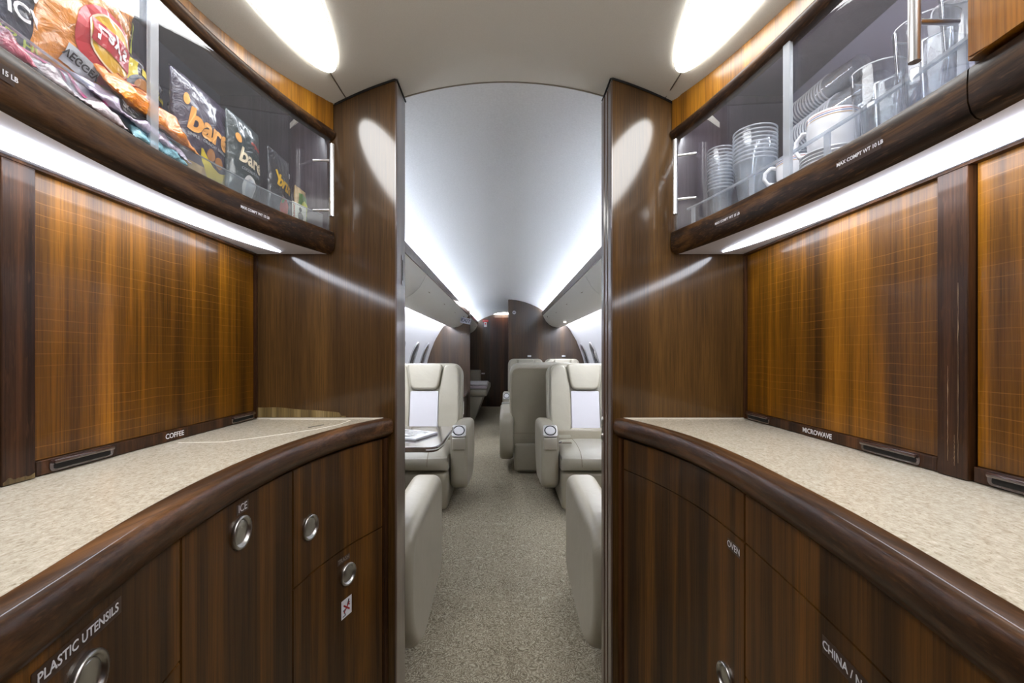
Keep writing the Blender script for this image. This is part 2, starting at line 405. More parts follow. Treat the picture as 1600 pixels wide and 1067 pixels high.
# ------------------------------------------------------------------ curves of the two galley fronts (|x| against y)
SL = spline([-.30, -.1, .10, .325, .437, .63, .77, .99, 1.11, 1.2], [.27, .30, .335, .374, .402, .434, .440, .416, .378, .337])
SR = spline([-.30, -.1, .10, .302, .435, .625, .788, .98, 1.10, 1.2], [.27, .30, .33, .362, .385, .404, .412, .394, .362, .325])
UL = spline([-.30, .10, .30, .4675, .688, .905, 1.05, 1.2], [.44, .49, .522, .545, .568, .551, .520, .472])
UR = spline([-.30, .10, .30, .453, .62, .80, .984, 1.1, 1.2], [.44, .49, .515, .534, .543, .531, .505, .482, .456])
BACK = {-1: .690, 1: .662}
CT = E-.183         # counter top
def slab(bm, f, s, y0, y1, z0, z1, o0, o1, n=None, r=0):
    """curved slab following f; o0 outer offset towards the aisle, o1 inner"""
    n = n or max(3, int(abs(y1-y0)/.03)); V = []
    for i in range(n+1):
        y = y0+(y1-y0)*i/n; x = f(y)
        V.append([bm.verts.new((s*(x-a), y, z)) for a, z in ((o0, z0), (o0, z1), (o1, z1), (o1, z0))])
    for a, b in zip(V, V[1:]):
        for i in range(4): bm.faces.new((a[i], a[(i+1)%4], b[(i+1)%4], b[i]))
    bm.faces.new(V[0]); bm.faces.new(V[-1][::-1])
    if r:
        es = [bm.edges.get((V[i][k], V[i+1][k])) for i in range(n) for k in (0, 1)] + [bm.edges.get((V[j][0], V[j][1])) for j in (0, n)]
        bmesh.ops.bevel(bm, geom=[e for e in es if e], offset=r, segments=2, affect='EDGES')
    return bm
def fillto(bm, f, s, y0, y1, z0, z1, off, xb, n=None):
    """solid between the curve and a straight back at |x| = xb"""
    n = n or max(3, int(abs(y1-y0)/.03)); V = []
    for i in range(n+1):
        y = y0+(y1-y0)*i/n
        V.append([bm.verts.new((s*x, y, z)) for x, z in ((f(y)-off, z0), (f(y)-off, z1), (xb, z1), (xb, z0))])
    for a, b in zip(V, V[1:]):
        for i in range(4): bm.faces.new((a[i], a[(i+1)%4], b[(i+1)%4], b[i]))
    bm.faces.new(V[0]); bm.faces.new(V[-1][::-1]); return bm
def sweep(f, s, y0, y1, prof, n=None):
    """closed profile of (offset towards the aisle, z) swept along the curve"""
    n = n or int((y1-y0)/.02); bm = bmesh.new(); V = []
    for i in range(n+1):
        y = y0+(y1-y0)*i/n; V.append([bm.verts.new((s*(f(y)-a), y, z)) for a, z in prof])
    k = len(prof)
    for a, b in zip(V, V[1:]):
        for i in range(k): bm.faces.new((a[i], a[(i+1)%k], b[(i+1)%k], b[i]))
    bm.faces.new(V[0]); bm.faces.new(V[-1][::-1]); return bm
def onfront(f, s, off, yc, zc):
    """maps local (x right, y up, z out) at (yc, zc) onto the curved front as a person in the aisle reads it"""
    d = -s   # local x runs towards +y on the left, -y on the right
    def g(x, y, z):
        yy = yc+d*x; dx = (f(yy+.01)-f(yy-.01))/.02; k = 1/math.sqrt(1+dx*dx); yy = yc+d*x*k
        xx = f(yy)-off
        return (s*(xx-z*k), yy + s*0 + z*dx*k*1.0, zc+y)
    return g
def frame_on(f, s, off, yc, zc):
    dx = (f(yc+.01)-f(yc-.01))/.02; tx = Vector((s*dx, 1, 0)).normalized()
    X = tx*(-s); Z = Vector((0,0,1)); N = X.cross(Z); N = -N if N.x*s > 0 else N
    o = Vector((s*(f(yc)-off), yc, zc))
    return Matrix.Translation(o) @ Matrix((X, Z, N)).transposed().to_4x4()
def latch(parent, M, label=None, r=.0265):
    """round flush paddle latch"""
    bm = lathe([(r, -.002), (r, .0030), (r*.97, .0052), (r*.86, .0054), (r*.80, .0040), (r*.78, .0006), (0, .0004)], 44)
    ins = bmesh.new(); q = r*.73
    lathe([(0, .0032), (q*.5, .0030), (q*.9, .0026), (q, .0018), (q, .0002), (0, .0002)], 40, ins)
    me = bpy.data.meshes.new('x'); 
    for v in ins.verts:
        v.co.z += (.0011*(v.co.y/q) - .0008*(1-(v.co.x/q)**2)) if v.co.z > .001 else 0
    ins.to_mesh(me); ins.free(); bm.from_mesh(me); bpy.data.meshes.remove(me)
    bm.transform(M); o = obj('latch', bm, M_SATIN, parent, 'all')
    if label: o['label'] = label
    return o
FO = .012           # fronts stand this far in front of the stone's edge line
def label_on(parent, f, s, off, yc, zc, txt, size, bold=.015, plate=None, col=None, flip=False):
    g = onfront(f, s, off, yc, zc)
    if plate:
        p = decal('label_plate', rect2d(-plate[0]/2, plate[0]/2, -plate[1]/2, plate[1]/2, 8, 1), lambda x, y, z: g(x, y, z), M_PLATE, parent, .0005); par = p
    else: par = parent
    v = text2d(txt, size, bold)
    return decal('lettering', v, lambda x, y, z: g(x, y, z+.0006), col or M_WHITE, par)
TOE = .10
def unit(name, label, s, f, y0, y1):
    t = thing(name, label, 'cabinet', (0, 0, 0), group='curved galley base cabinets'); t.location = (0, 0, 0)
    obj('carcass', fillto(bmesh.new(), f, s, y0+.0005, y1-.0005, TOE, CT-.05, FO-.022, BACK[s]), M_DARK if 0 else W['inner'], t)
    obj('plinth', fillto(bmesh.new(), f, s, y0, y1, .001, TOE-.001, FO-.06, BACK[s]), M_BLACK, t)
    return t
def front(t, name, s, f, y0, y1, z0, z1):
    return obj(name, slab(bmesh.new(), f, s, y0+.0013, y1-.0013, z0+.0013, z1-.0013, FO, FO-.020, r=.0012), W['front'], t)
ZT = CT-.052
# left side -------------------------------------------------
t = unit('base_cabinet', 'left galley cabinet nearest the doorway with plain latch drawer above trash door', -1, SL, .866, 1.192)
d = front(t, 'drawer', -1, SL, .866, 1.182, E-.474, ZT); latch(d, frame_on(SL, -1, FO, .925, E-.372))
obj('end_stile', slab(bmesh.new(), SL, -1, 1.183, 1.196, TOE, ZT, FO+.004, FO-.02), W['stile'], t)
d = front(t, 'door', -1, SL, .866, 1.182, TOE+.002, E-.474)
latch(d, frame_on(SL, -1, FO, 1.06, E-.540)); label_on(d, SL, -1, FO, 1.045, E-.498, 'TRASH', .0135, 0, (.045, .014), mat('dim_print', srgb(150,140,130), .5))
g = onfront(SL, -1, FO, 1.055, E-.618)
p = decal('no_liquids_sign', rect2d(-.019, .019, -.022, .022, 4, 1), g, M_WHITE, d, .0005); p['label'] = 'white square pictogram of a glass and bottle crossed out in red'
for bar in ((.9, .003, (0, 0), .030), (-.9, .003, (0, 0), .030)):
    pass
def bar2d(cx, cy, L, wd, ang):
    c, s_ = math.cos(ang), math.sin(ang)
    return [(cx+x*c-y*s_, cy+x*s_+y*c) for x, y in ((-L/2,-wd/2),(L/2,-wd/2),(L/2,wd/2),(-L/2,wd/2))], [(0,1,2,3)]
def join2d(*a):
    V = []; Fc = []
    for v, f in a:
        k = len(V); V += list(v); Fc += [tuple(i+k for i in q) for q in f]
    return V, Fc
gg = lambda x, y, z: g(x, y, z+.0006)
decal('pictogram', join2d(bar2d(.006, .010, .014, .004, 1.2), bar2d(-.007, -.010, .016, .0025, 1.9), bar2d(-.009, -.003, .009, .002, .2), bar2d(.009, .003, .008, .002, -.5), bar2d(-.010, -.017, .008, .002, 0)), gg, M_BLACK, p)
decal('red_cross', join2d(bar2d(0, 0, .028, .0035, .7), bar2d(0, 0, .028, .0035, -.7)), lambda x, y, z: g(x, y, z+.001), mat('red_print', srgb(170,24,30), .5), p)
t = unit('base_cabinet', 'left galley cabinet with one tall ICE door between the trash door and plastic utensils drawer', -1, SL, .553, .866)
d = front(t, 'door', -1, SL, .553, .866, TOE+.002, ZT)
latch(d, frame_on(SL, -1, FO, .700, E-.290)); label_on(d, SL, -1, FO, .706, E-.252, 'ICE', .0175, 0, (.034, .017))
t = unit('base_cabinet', 'left galley cabinet closest to the camera with PLASTIC UTENSILS drawer', -1, SL, -.15, .553)
d = front(t, 'drawer', -1, SL, .22, .553, E-.392, ZT)
latch(d, frame_on(SL, -1, FO, .392, E-.298)); label_on(d, SL, -1, FO, .388, E-.256, 'PLASTIC UTENSILS', .0125, .012, (.112, .017))
front(t, 'drawer', -1, SL, .22, .553, E-.70, E-.392); front(t, 'drawer', -1, SL, .22, .553, TOE+.002, E-.70)
front(t, 'door', -1, SL, -.15, .22, TOE+.002, ZT)
# right side ------------------------------------------------
t = unit('base_cabinet', 'right galley cabinet beside the doorway with tall OVEN door', 1, SR, .725, 1.192)
front(t, 'top_rail', 1, SR, .725, 1.182, E-.318, ZT)
d = front(t, 'door', 1, SR, .725, 1.182, TOE+.002, E-.318)
obj('end_stile', slab(bmesh.new(), SR, 1, 1.183, 1.196, TOE, ZT, FO+.004, FO-.02), W['stile'], t)
latch(d, frame_on(SR, 1, FO, .790, E-.592)); label_on(d, SR, 1, FO, .762, E-.343, 'OVEN', .0165, 0, (.042, .019))
t = unit('base_cabinet', 'right galley cabinet closest to the camera with CHINA / NAPKINS drawer', 1, SR, -.15, .725)
front(t, 'top_rail', 1, SR, .22, .725, E-.318, ZT)
d = front(t, 'drawer', 1, SR, .22, .725, E-.540, E-.318)
latch(d, frame_on(SR, 1, FO, .486, E-.405)); label_on(d, SR, 1, FO, .468, E-.352, 'CHINA / NAPKINS', .0145, .012, (.118, .022))
front(t, 'drawer', 1, SR, .22, .725, E-.76, E-.540); front(t, 'drawer', 1, SR, .22, .725, TOE+.002, E-.76)
front(t, 'door', 1, SR, -.15, .22, TOE+.002, ZT)
# worktops ---------------------------------------------------
NOSE = [(-.002, CT+.001), (.003, CT+.002), (.019, CT+.0008), (.0245, CT-.0018), (.0275, CT-.006), (.0295, CT-.013), (.030, CT-.026), (.0285, CT-.037), (.023, CT-.045), (.012, CT-.049), (-.002, CT-.049)]
for s, f, nm in ((-1, SL, 'left'), (1, SR, 'right')):
    t = thing('countertop', 'speckled beige %s galley worktop with dark wooden nosing, %s' % (nm, 'under the coffee panel' if s < 0 else 'under the microwave panel'), 'worktop')
    obj('stone_slab', fillto(bmesh.new(), f, s, -.15, 1.197, CT-.048, CT, -.001, BACK[s]-.001, 50), M_STONE, t)
    obj('nosing', sweep(f, s, -.15, 1.197, NOSE, 70), W['nosing'], t, 50)
    obj('sealant', B(min(s*(f(1.2)), s*BACK[s]), max(s*f(1.2), s*BACK[s]), 1.1955, 1.1985, CT, CT+.0022), mat('pale_sealant', srgb(214,206,190), .5), t)
    if s < 0:   # lift-out lid scribed into the stone, with its finger slot
        P = [at(398, 656, .183*0+.68)]
        path = [(-.640, 1.185), (-.440, 1.178), (-.415, 1.165), (-.420, 1.10), (-.448, 1.03), (-.485, .985), (-.53, .93), (-.575, .885), (-.66, .878)]
        ps = [(x, y, CT+.0002) for x, y in path]
        sm = []
        for a, b in zip(ps, ps[1:]): sm += [tuple(a[k]+(b[k]-a[k])*q/3 for k in range(3)) for q in range(3)]
        sm.append(ps[-1]); obj('lid_seam', T(sm, .0009, 6, sy=.6), mat('seam_white', srgb(232,226,212), .6), t)
        o = obj('finger_slot', prism(bmesh.new(), rpoly([(-.022, -.003), (.022, -.003), (.022, .003), (-.022, .003)], .0025), 0, .0008, 2), mat('slot_grey', srgb(96,92,80), .4), t)
        o.matrix_world = Matrix.Translation((-.468, 1.075, CT)) @ Matrix.Rotation(math.radians(62), 4, 'Z')
# appliance recess panels behind the worktops -------------------
ZU = E+.268         # underside of the wall cabinets
def finger_pull(t, s, y0, y1, X, zc, h=.021):
    """long moulded pull: glossy lip above a dark scoop"""
    yc = (y0+y1)/2; L = (y1-y0)/2
    M = Matrix.Translation((s*X, yc, zc))
    bm = bmesh.new(); prism(bm, rpoly([(-L, -h/2), (L, -h/2), (L, h/2), (-L, h/2)], h*.45, 6), 0, .0012, 0)
    for v in bm.verts: v.co.x *= -s
    bm.transform(M); p = obj('finger_pull', bm, mat_pull, t)
    bm = bmesh.new(); prism(bm, rpoly([(-L+.006, -h*.33), (L-.006, -h*.33), (L-.006, h*.12), (-L+.006, h*.12)], h*.2, 5), .0010, .0018, 0)
    for v in bm.verts: v.co.x *= -s
    bm.transform(M); obj('scoop', bm, M_DARK, p)
    bm = bmesh.new(); box(bm, 0, .0075, -L+.003, L-.003, h*.14, h*.46, .0016, 2)
    for v in bm.verts: v.co.x *= -s
    bm.transform(M); obj('lip', bm, mat_pull, p, 50)
mat_pull = mat('glossy_brown_moulding', srgb(66,46,40), .12, coat=1, coatr=.04)
RAIL = .0225
def panel(label, s, y0, y1, pulls, txt=None, ty=None):
    X = BACK[s]; t = thing('appliance_compartment', label, 'compartment door')
    obj('roll_door', B(min(s*X, s*(X+.012)), max(s*X, s*(X+.012)), y0+.002, y1-.002, CT+RAIL+.001, ZU-.0), W['gold'], t)
    r = obj('bottom_rail', B(min(s*(X-.006), s*(X+.012)), max(s*(X-.006), s*(X+.012)), y0+.002, y1-.002, CT+.0012, CT+RAIL, .0008, 1), W['stile'], t)
    for a, b in pulls: finger_pull(t, s, a, b, X-.006, CT+RAIL/2+.0008, .0185)
    if txt:
        M = Matrix.Translation((s*(X-.0062), ty, CT+RAIL*.52))
        d = -s
        decal('lettering', text2d(txt, .0145, .012), lambda x, y, z: (s*(X-.0062-z), ty+d*x, CT+RAIL*.52+y), M_WHITE, r)
    return t
panel('scored golden veneer shutter marked COFFEE behind the left worktop', -1, .632, 1.192, [(.652, .758), (1.085, 1.182)], 'COFFEE', .900)
panel('plain veneer shutter left of the COFFEE one, mostly cut off by the frame edge', -1, .02, .585, [(.10, .2)])
panel('scored golden veneer shutter marked MICROWAVE behind the right worktop', 1, .660, 1.192, [(.688, .802), (1.080, 1.180)], 'MICROWAVE', .918)
panel('scored golden veneer shutter at the right frame edge, beyond the scratched stile', 1, .02, .612, [(.47, .592)])
def stile(label, s, y0, y1, scratch=False):
    X = BACK[s]; t = thing('stile', label, 'wooden stile')
    obj('post', B(min(s*(X-.010), s*(X+.012)), max(s*(X-.010), s*(X+.012)), y0, y1, CT+.001, ZU-.0005, .0015, 2), W['stile'], t)
    return t
t = stile('dark vertical stile between the COFFEE shutter and the left frame edge', -1, .587, .630)
vv = [(x, 0) for x in np.linspace(-.02, .02, 14)]; hh = [(x, .006+.006*noise.noise((x*120, 3, 1))) for x, _ in vv]
Vd = vv+hh[::-1]
M_BARE = wood('worn_bare_veneer', srgb(84,66,32), srgb(118,98,56), srgb(150,128,84), 40, 300, .5, .3)
decal('worn_patch', (Vd, [tuple(range(len(Vd)))]), lambda x, y, z: (-(BACK[-1]-.0102-z), .6085+x, CT+.0015+y), M_BARE, t, .0004)
t = stile('dark scratched vertical stile right of the MICROWAVE shutter', 1, .614, .658)
for k, (yy, z0, z1) in enumerate(((.6415, -.16, -.02), (.6268, -.16, .10), (.632, -.165, -.12))):
    pts = [(BACK[1]-.0104, yy+.0008*noise.noise((i*.9, k, 0)), E+z0+(z1-z0)*i/20) for i in range(21)]
    obj('scratch', T(pts, [.0001+.0006*abs(noise.noise((i*.7, k+9, 0))) for i in range(21)], 5), mat('scratch_pale', srgb(170,140,104), .7), t)
for s in (-1, 1):   # slim corner trims
    X = BACK[s]
    struct('trim_corner_'+('left' if s < 0 else 'right'), B(min(s*(X-.007), s*(X+.012)), max(s*(X-.007), s*(X+.012)), 1.193, 1.1998, CT+.001, ZU-.0005), W['stile'])
    # carcass wall behind the shutters
    struct('wall_splash_'+('left' if s < 0 else 'right'), B(min(s*(X+.013), s*(X+.03)), max(s*(X+.013), s*(X+.03)), -.15, 1.199, .0, ZU-.002), W['inner'])
# worn veneer patch on the left bulkhead, just above the worktop
n = 40; xs = [-.688+(.688-.44)*i/n for i in range(n+1)]
def wear(x):
    u = (x+.688)/.248; return max(.002, .030*(1-u)**.4*(.8+.35*noise.noise((x*12, 1, 4)))*(1 if u < .93 else 0) + .004)
hi = [(x, CT+.003+wear(x)) for x in xs]
Vd = [(x, CT+.003) for x in xs]+hi[::-1]
wp = decal('worn_veneer', (Vd, [(i, i+1, 2*n+1-i-1, 2*n+1-i) for i in range(n)]), lambda x, y, z: (x, YB0-.0003-z, y), M_BARE, None)
tag(wp, 'pale worn-through veneer patch on the left bulkhead just above the worktop', 'worn patch')
# ------------------------------------------------------------------ wall cabinets
ZF, ZH0, ZH1 = E+.330, E+.582, E+.607      # shelf top, header moulding bottom and top
CB = .78
ZR = E+.700
bm = bmesh.new(); V = []      # galley headliner, stopping at the cabinet headers
for j in range(61):
    y = -1.3+(YB1-.014+1.3)*j/60; a, b = -(UL(min(max(y, -.15), 1.2))+.012), UR(min(max(y, -.15), 1.2))+.012
    if y > 1.197: a, b = -.62, .62
    if y < -.151: a, b = -.82, .82
    V.append([bm.verts.new((a+(b-a)*i/40, y, arcz(a+(b-a)*i/40)+dz)) for dz in (0, .015) for i in range(41)])
for a, b in zip(V, V[1:]):
    for i in range(40):
        bm.faces.new((a[i], a[i+1], b[i+1], b[i])); bm.faces.new((a[41+i], b[41+i], b[42+i], a[42+i]))
    bm.faces.new((a[0], b[0], b[41], a[41])); bm.faces.new((a[40], a[81], b[81], b[40]))
struct('ceiling', bm, M_CEIL, smooth=True)
VAL = [(-.050, ZF), (0, ZF), (.003, ZF-.003), (.004, ZF-.020), (.0035, ZF-.040), (.000, ZF-.052), (-.006, ZF-.059), (-.014, ZF-.062), (-.014, ZF-.012), (-.050, ZF-.012)]
M_FLOORW = mat('white_shelf_liner', srgb(210,210,216), .35)
M_PANELW = mat('under_cabinet_panel', srgb(214,216,228), .5)
def wallcab(s, f, y0, y1, label, solid=False):
    t = thing('wall_cabinet', label, 'cabinet', group=None)
    obj('shelf_floor', fillto(bmesh.new(), f, s, y0, y1, ZF-.012, ZF, -.051, CB, 40), M_FLOORW if s > 0 else W['inner'], t)
    obj('valance', sweep(f, s, y0, y1, VAL, 70), W['wenge'], t, 50)
    zc = ZR
    obj('back_panel', B(min(s*CB, s*(CB+.01)), max(s*CB, s*(CB+.01)), y0, y1, ZF-.012, zc+.01), M_BACKP[s], t)
    obj('roof_panel', fillto(bmesh.new(), f, s, y0, y1, zc, zc+.008, -.03, CB, 40), W['inner'], t)
    for a, b in ((y0, y0+.006), (y1-.006, y1)):
        obj('end_panel', fillto(bmesh.new(), f, s, a, b, ZF+.0005, zc-.0005, -.012, CB-.001, 2), W['inner'], t)
    # header: orange veneer up to the ceiling, dark moulding below
    n = 60; bm = bmesh.new(); V = []
    for i in range(n+1):
        y = y0+(y1-y0)*i/n; x = f(y); x2 = x+.02
        V.append([bm.verts.new(v) for v in ((s*x, y, ZH1), (s*x, y, arcz(x)-.0005), (s*(x+.0125), y, arcz(x+.0125)-.0005), (s*(x+.0125), y, ZR+.004), (s*x2, y, ZR+.004), (s*x2, y, ZH1))])
    for a, b in zip(V, V[1:]):
        for i in range(6): bm.faces.new((a[i], a[(i+1)%6], b[(i+1)%6], b[i]))
    bm.faces.new(V[0]); bm.faces.new(V[-1][::-1])
    obj('header', bm, W['head'], t, 50)
    obj('header_moulding', sweep(f, s, y0, y1, [(-.02, ZH1-.0005), (.004, ZH1-.0005), (.007, ZH1-.005), (.006, ZH1-.012), (.000, ZH0+.004), (-.006, ZH0), (-.02, ZH0)], 70), W['wenge'], t, 50)
    return t
M_BACKP = {-1: mat('dark_back_panel', srgb(74,76,92), .25, coat=.4), 1: mat('milky_reflection_panel', srgb(140,138,156), .25, .3, coat=.3)}  # right panel's lavender grey paints in the glass door's milky reflection
def valance_label(t, f, s, yc, txt='MAX COMPT WT 15 LB'):
    v = [c for c in kids(t) if c.name.startswith('valance')][0]
    g0 = onfront(f, s, .0042, yc, ZF-.029)
    p = decal('label_plate', rect2d(-.038, .038, -.0085, .0085, 8, 1), g0, M_PLATE, v, .0004)
    decal('lettering', text2d(txt, .0080, .02), lambda x, y, z: g0(x, y, z+.0006), M_WHITE, p)
def hbar(t, s, X, y, z0, z1, za, zb, gx, gy):
    """bar handle with two stand-offs running to the glass at (gx, gy)"""
    bm = bmesh.new(); tube(bm, [(s*X, y, z0), (s*X, y, z1)], .0062, 20)
    for z in (za, zb): tube(bm, [(s*X, y, z), (s*gx, gy, z)], .0032, 12)
    return obj('handle', bm, M_BAR, t, 40)
def glass_door(t, s, f, y0, y1, off, edges, z0=None, z1=None):
    z0 = z0 or ZF+.001; z1 = z1 or ZH0+.006
    d = obj('glass_door', slab(bmesh.new(), f, s, y0, y1, z0, z1, off, off-.004, int((y1-y0)/.02)), M_GLASS, t, 30)
    for y in edges: obj('edge_strip', slab(bmesh.new(), f, s, y-.0085, y+.0085, z0, z1, off+.0012, off-.0052, 3, r=.0008), M_EDGE, d)
    return d
# left
tl = wallcab(-1, UL, -.15, 1.195, 'left glass fronted wall cabinet full of snack packets')
glass_door(tl, -1, UL, .70, 1.190, -.004, [.7085])
glass_door(tl, -1, UL, -.10, .72, -.012, [])
hbar([c for c in kids(tl) if c.name.startswith('glass_door')][0], -1, .450, 1.127, E+.351, E+.538, E+.496, E+.367, .4985, 1.127)
obj('retaining_lip', slab(bmesh.new(), UL, -1, -.10, 1.18, ZF+.0005, ZF+.042, -.0175, -.0215, 60), M_LIP, tl)
obj('lip_edge', slab(bmesh.new(), UL, -1, -.10, 1.18, ZF+.0422, ZF+.0436, -.0175, -.0215, 60), M_EDGE, tl)
valance_label(tl, UL, -1, .940); valance_label(tl, UL, -1, .443)
# right: glass fronted, then a solid door nearer the camera
tr = wallcab(1, UR, .505, 1.195, 'right glass fronted wall cabinet holding cups, mugs and tumblers')
g1 = glass_door(tr, 1, UR, .815, 1.190, -.004, [.824])
g2 = glass_door(tr, 1, UR, .508, .835, -.012, [])
hbar(g1, 1, .440, 1.128, E+.357, E+.550, E+.508, E+.395, .487, 1.112)
hbar(g2, 1, .498, .530, E+.353, E+.56, E+.402, E+.535, .552, .531)
rl = obj('retaining_rail', slab(bmesh.new(), UR, 1, .51, 1.17, ZF+.052, ZF+.0565, -.023, -.029, 50), M_EDGE, tr)
for y in (.54, .76, .95, 1.15): obj('rail_post', slab(bmesh.new(), UR, 1, y-.006, y+.006, ZF+.0005, ZF+.052, -.025, -.028, 2), M_EDGE, tr)
valance_label(tr, UR, 1, .984); valance_label(tr, UR, 1, .662, 'MAX COMPT WT 10 LB')
ts = wallcab(1, UR, -.15, .503, 'right solid wooden wall cabinet in the top right corner')
obj('door', slab(bmesh.new(), UR, 1, -.14, .500, ZF+.004, E+.625, .010, -.012, r=.003), W['gold2'] if 'gold2' in W else W['head'], ts)
# lamps under the wall cabinets ---------------------------------
for s, f, nm in ((-1, UL, 'left'), (1, UR, 'right')):
    t = thing('strip_light', 'glowing white strip light under the %s wall cabinet' % nm, 'strip light')
    obj('diffuser_panel', fillto(bmesh.new(), f, s, -.15, 1.195, ZU+.001, ZU+.008, -.0145, BACK[s]+.012, 50), M_PANELW, t)
    dX = 0 if s < 0 else -.022
    cl = spline([-.1, .40, .69, .95, 1.165], [.632+dX, .634+dX, .634+dX, .626+dX, .604+dX]); bm = bmesh.new(); V = []
    ys = [-.1+1.0*i/20 for i in range(21)]+[.9+.265*math.sin(PI/2*i/12) for i in range(1, 13)]
    for y in ys:
        hw = .025*math.sqrt(max(0, 1-((y-.70)/.466)**2*(1 if y > .70 else 0)))+.0005; x = cl(y)
        V.append([bm.verts.new((s*(x+a*hw), y, ZU+(b*hw/.025 if b < 0 else b))) for a, b in ((-1, .001), (-.8, -.005), (0, -.008), (.8, -.005), (1, .001))])
    for a, c in zip(V, V[1:]):
        for i in range(4): bm.faces.new((a[i], a[i+1], c[i+1], c[i]))
    obj('tube_lens', bm, M_TUBE, t, 40)
    obj('rear_trim', B(min(s*(BACK[s]-.012), s*BACK[s]), max(s*(BACK[s]-.012), s*BACK[s]), -.15, 1.195, ZU-.004, ZU+.0), W['stile'], t)
# ceiling lenses ------------------------------------------------------
for s, nm in ((-1, 'left'), (1, 'right')):
    t = thing('ceiling_light', 'long oval ceiling lamp over the %s worktop, glowing white' % nm, 'ceiling light', group=None)
    def onc(x, y, z): return (x, y, arcz(x)-z)
    cy, a, b = .60, .485, .064
    V, Fc = disc2d(s*.431, cy, b, a, 0, 64, 8)
    decal('lens', (V, Fc), lambda x, y, z: (x, y, arcz(x)-.0035-z), M_LENS, t, .003)
    V, Fc = disc2d(s*.431, cy, b+.0025, a+.003, 0, 64, 1, inner=.96)
    decal('rim', (V, Fc), lambda x, y, z: (x, y, arcz(x)-z), M_CEIL, t, .0058)
# ------------------------------------------------------------------ snack packets in the left cabinet
def foil(name, c, rough=.28):
    m = mat(name, c, rough, coat=.7, coatr=.12, spec=.6); n, l, p = NL(m)
    h = nz(n, l, coords(n, l, (26,26,26)), 1, 4, .6, 1.6); bump(n, l, p, h, .55, .012); return m
def bagf(w_, h_, d, seed, crumple=.0035):
    """surface of one face of a filled packet: x right, y up, z out"""
    def f(x, y, z=0):
        u = max(-1, min(1, x/(w_/2))); v = max(-1, min(1, y/(h_/2)))
        bulge = d*max(0, 1-abs(u)**2.6)**.65*max(0, 1-abs(v)**2.4)**.6
        k = (1-abs(v)**6)*(1-abs(u)**4)
        cr = crumple*noise.noise((x*30+seed, y*30, seed))*k*2 + crumple*.6*noise.noise((x*80+seed, y*70, seed))
        xx = x*(1-.05*(1-v*v)*1) + .0
        return (xx, y*(1-.015*u*u), bulge+cr+z)
    return f
def packet(label, cx, cy, cz, w_, h_, d, c, rot=(0, 0, 0), seed=1, name='snack_bag', group=None, crimp=None, cr=.0035, cat='snack bag', rough=.28):
    t = thing(name, label, cat, group=group)
    f = bagf(w_, h_, d, seed, cr); nx, ny = 40, 46; bm = bmesh.new(); g = [[], []]
    for k in (0, 1):
        for j in range(ny+1):
            row = []
            for i in range(nx+1):
                x = -w_/2+w_*i/nx; y = -h_/2+h_*j/ny
                if k and (i in (0, nx) or j in (0, ny)): row.append(g[0][j][i]); continue
                p = f(x, y); q = Vector(p)
                if k: q.z = -q.z*.7-.0005
                if j in (0, ny) or j in (1, ny-1): q.z += .0008*((i % 2)*2-1)
                row.append(bm.verts.new(q))
            g[k].append(row)
    for k in (0, 1):
        for j in range(ny):
            for i in range(nx): bm.faces.new((g[k][j][i], g[k][j][i+1], g[k][j+1][i+1], g[k][j+1][i]))
    o = obj('pouch', bm, foil(name+'_foil', c, rough), t, 'all')
    # local frame: x along +y (to the right as read from the aisle), y up, z towards the aisle
    M = Matrix(((0, 0, 1), (1, 0, 0), (0, 1, 0))).to_4x4()
    Rm = Matrix.Rotation(rot[2], 4, 'Z') @ Matrix.Rotation(rot[1], 4, 'Y') @ Matrix.Rotation(rot[0], 4, 'X')
    t.matrix_world = Matrix.Translation((cx, cy, cz)) @ M @ Rm
    t['_f'] = 0
    del t['_f']
    for y0, y1 in ((-h_/2, -h_/2+.009), (h_/2-.009, h_/2)) if crimp else ():
        decal('crimp', rect2d(-w_/2, w_/2, y0, y1, 20, 1), lambda x, y, z: f(x, y, z+.0006), foil('crimp_foil', crimp, .3), t)
    return t, f
def ink(name, c): return mat(name, c, .35, coat=.4, spec=.4)
INK = {k: ink('ink_'+k, srgb(*v)) for k, v in dict(orange=(246,176,90), cream=(240,226,196), yellow=(240,214,40), red=(196,40,54), gold=(226,180,40), white=(240,240,244), lime=(190,200,60), coconut=(226,226,226), brown=(176,120,66), tan=(206,170,110), green=(96,140,70), dark=(40,38,46), sky=(130,200,222), magenta=(200,60,130), apple=(214,70,50), navy=(34,40,66), plum=(74,52,76), grey=(190,196,204)).items()}
def D(t, f, name, v, c, lift=.001, label=None):
    o = decal(name, v, lambda x, y, z: f(x, y, z+lift), INK[c], t)
    if label: o['label'] = label
    return o
def flipx(v): return [(x, -y) for x, y in v[0]], [tuple(reversed(q)) for q in v[1]]
def shift(v, dx, dy, rot=0):
    c, s_ = math.cos(rot), math.sin(rot); return [(x*c-y*s_+dx, x*s_+y*c+dy) for x, y in v[0]], v[1]
def banana(cx, cy, L=.07, th=.012, rot=-.3):
    n = 22; V = []; 
    for i in range(n+1):
        a = -1+2*i/n; x = L/2*a; y = .34*L*(a*a)-.16*L; w2 = th*(1-abs(a)**3.5)**.6+.0012
        V += [(x, y-w2*.5), (x, y), (x, y+w2*.5)]
    Fc = [(i*3+k, i*3+3+k, i*3+4+k, i*3+1+k) for i in range(n) for k in (0, 1)]
    return shift((V, Fc), cx, cy, rot)
ZB = ZF+.0005
G = 'snack packets in the left wall cabinet'
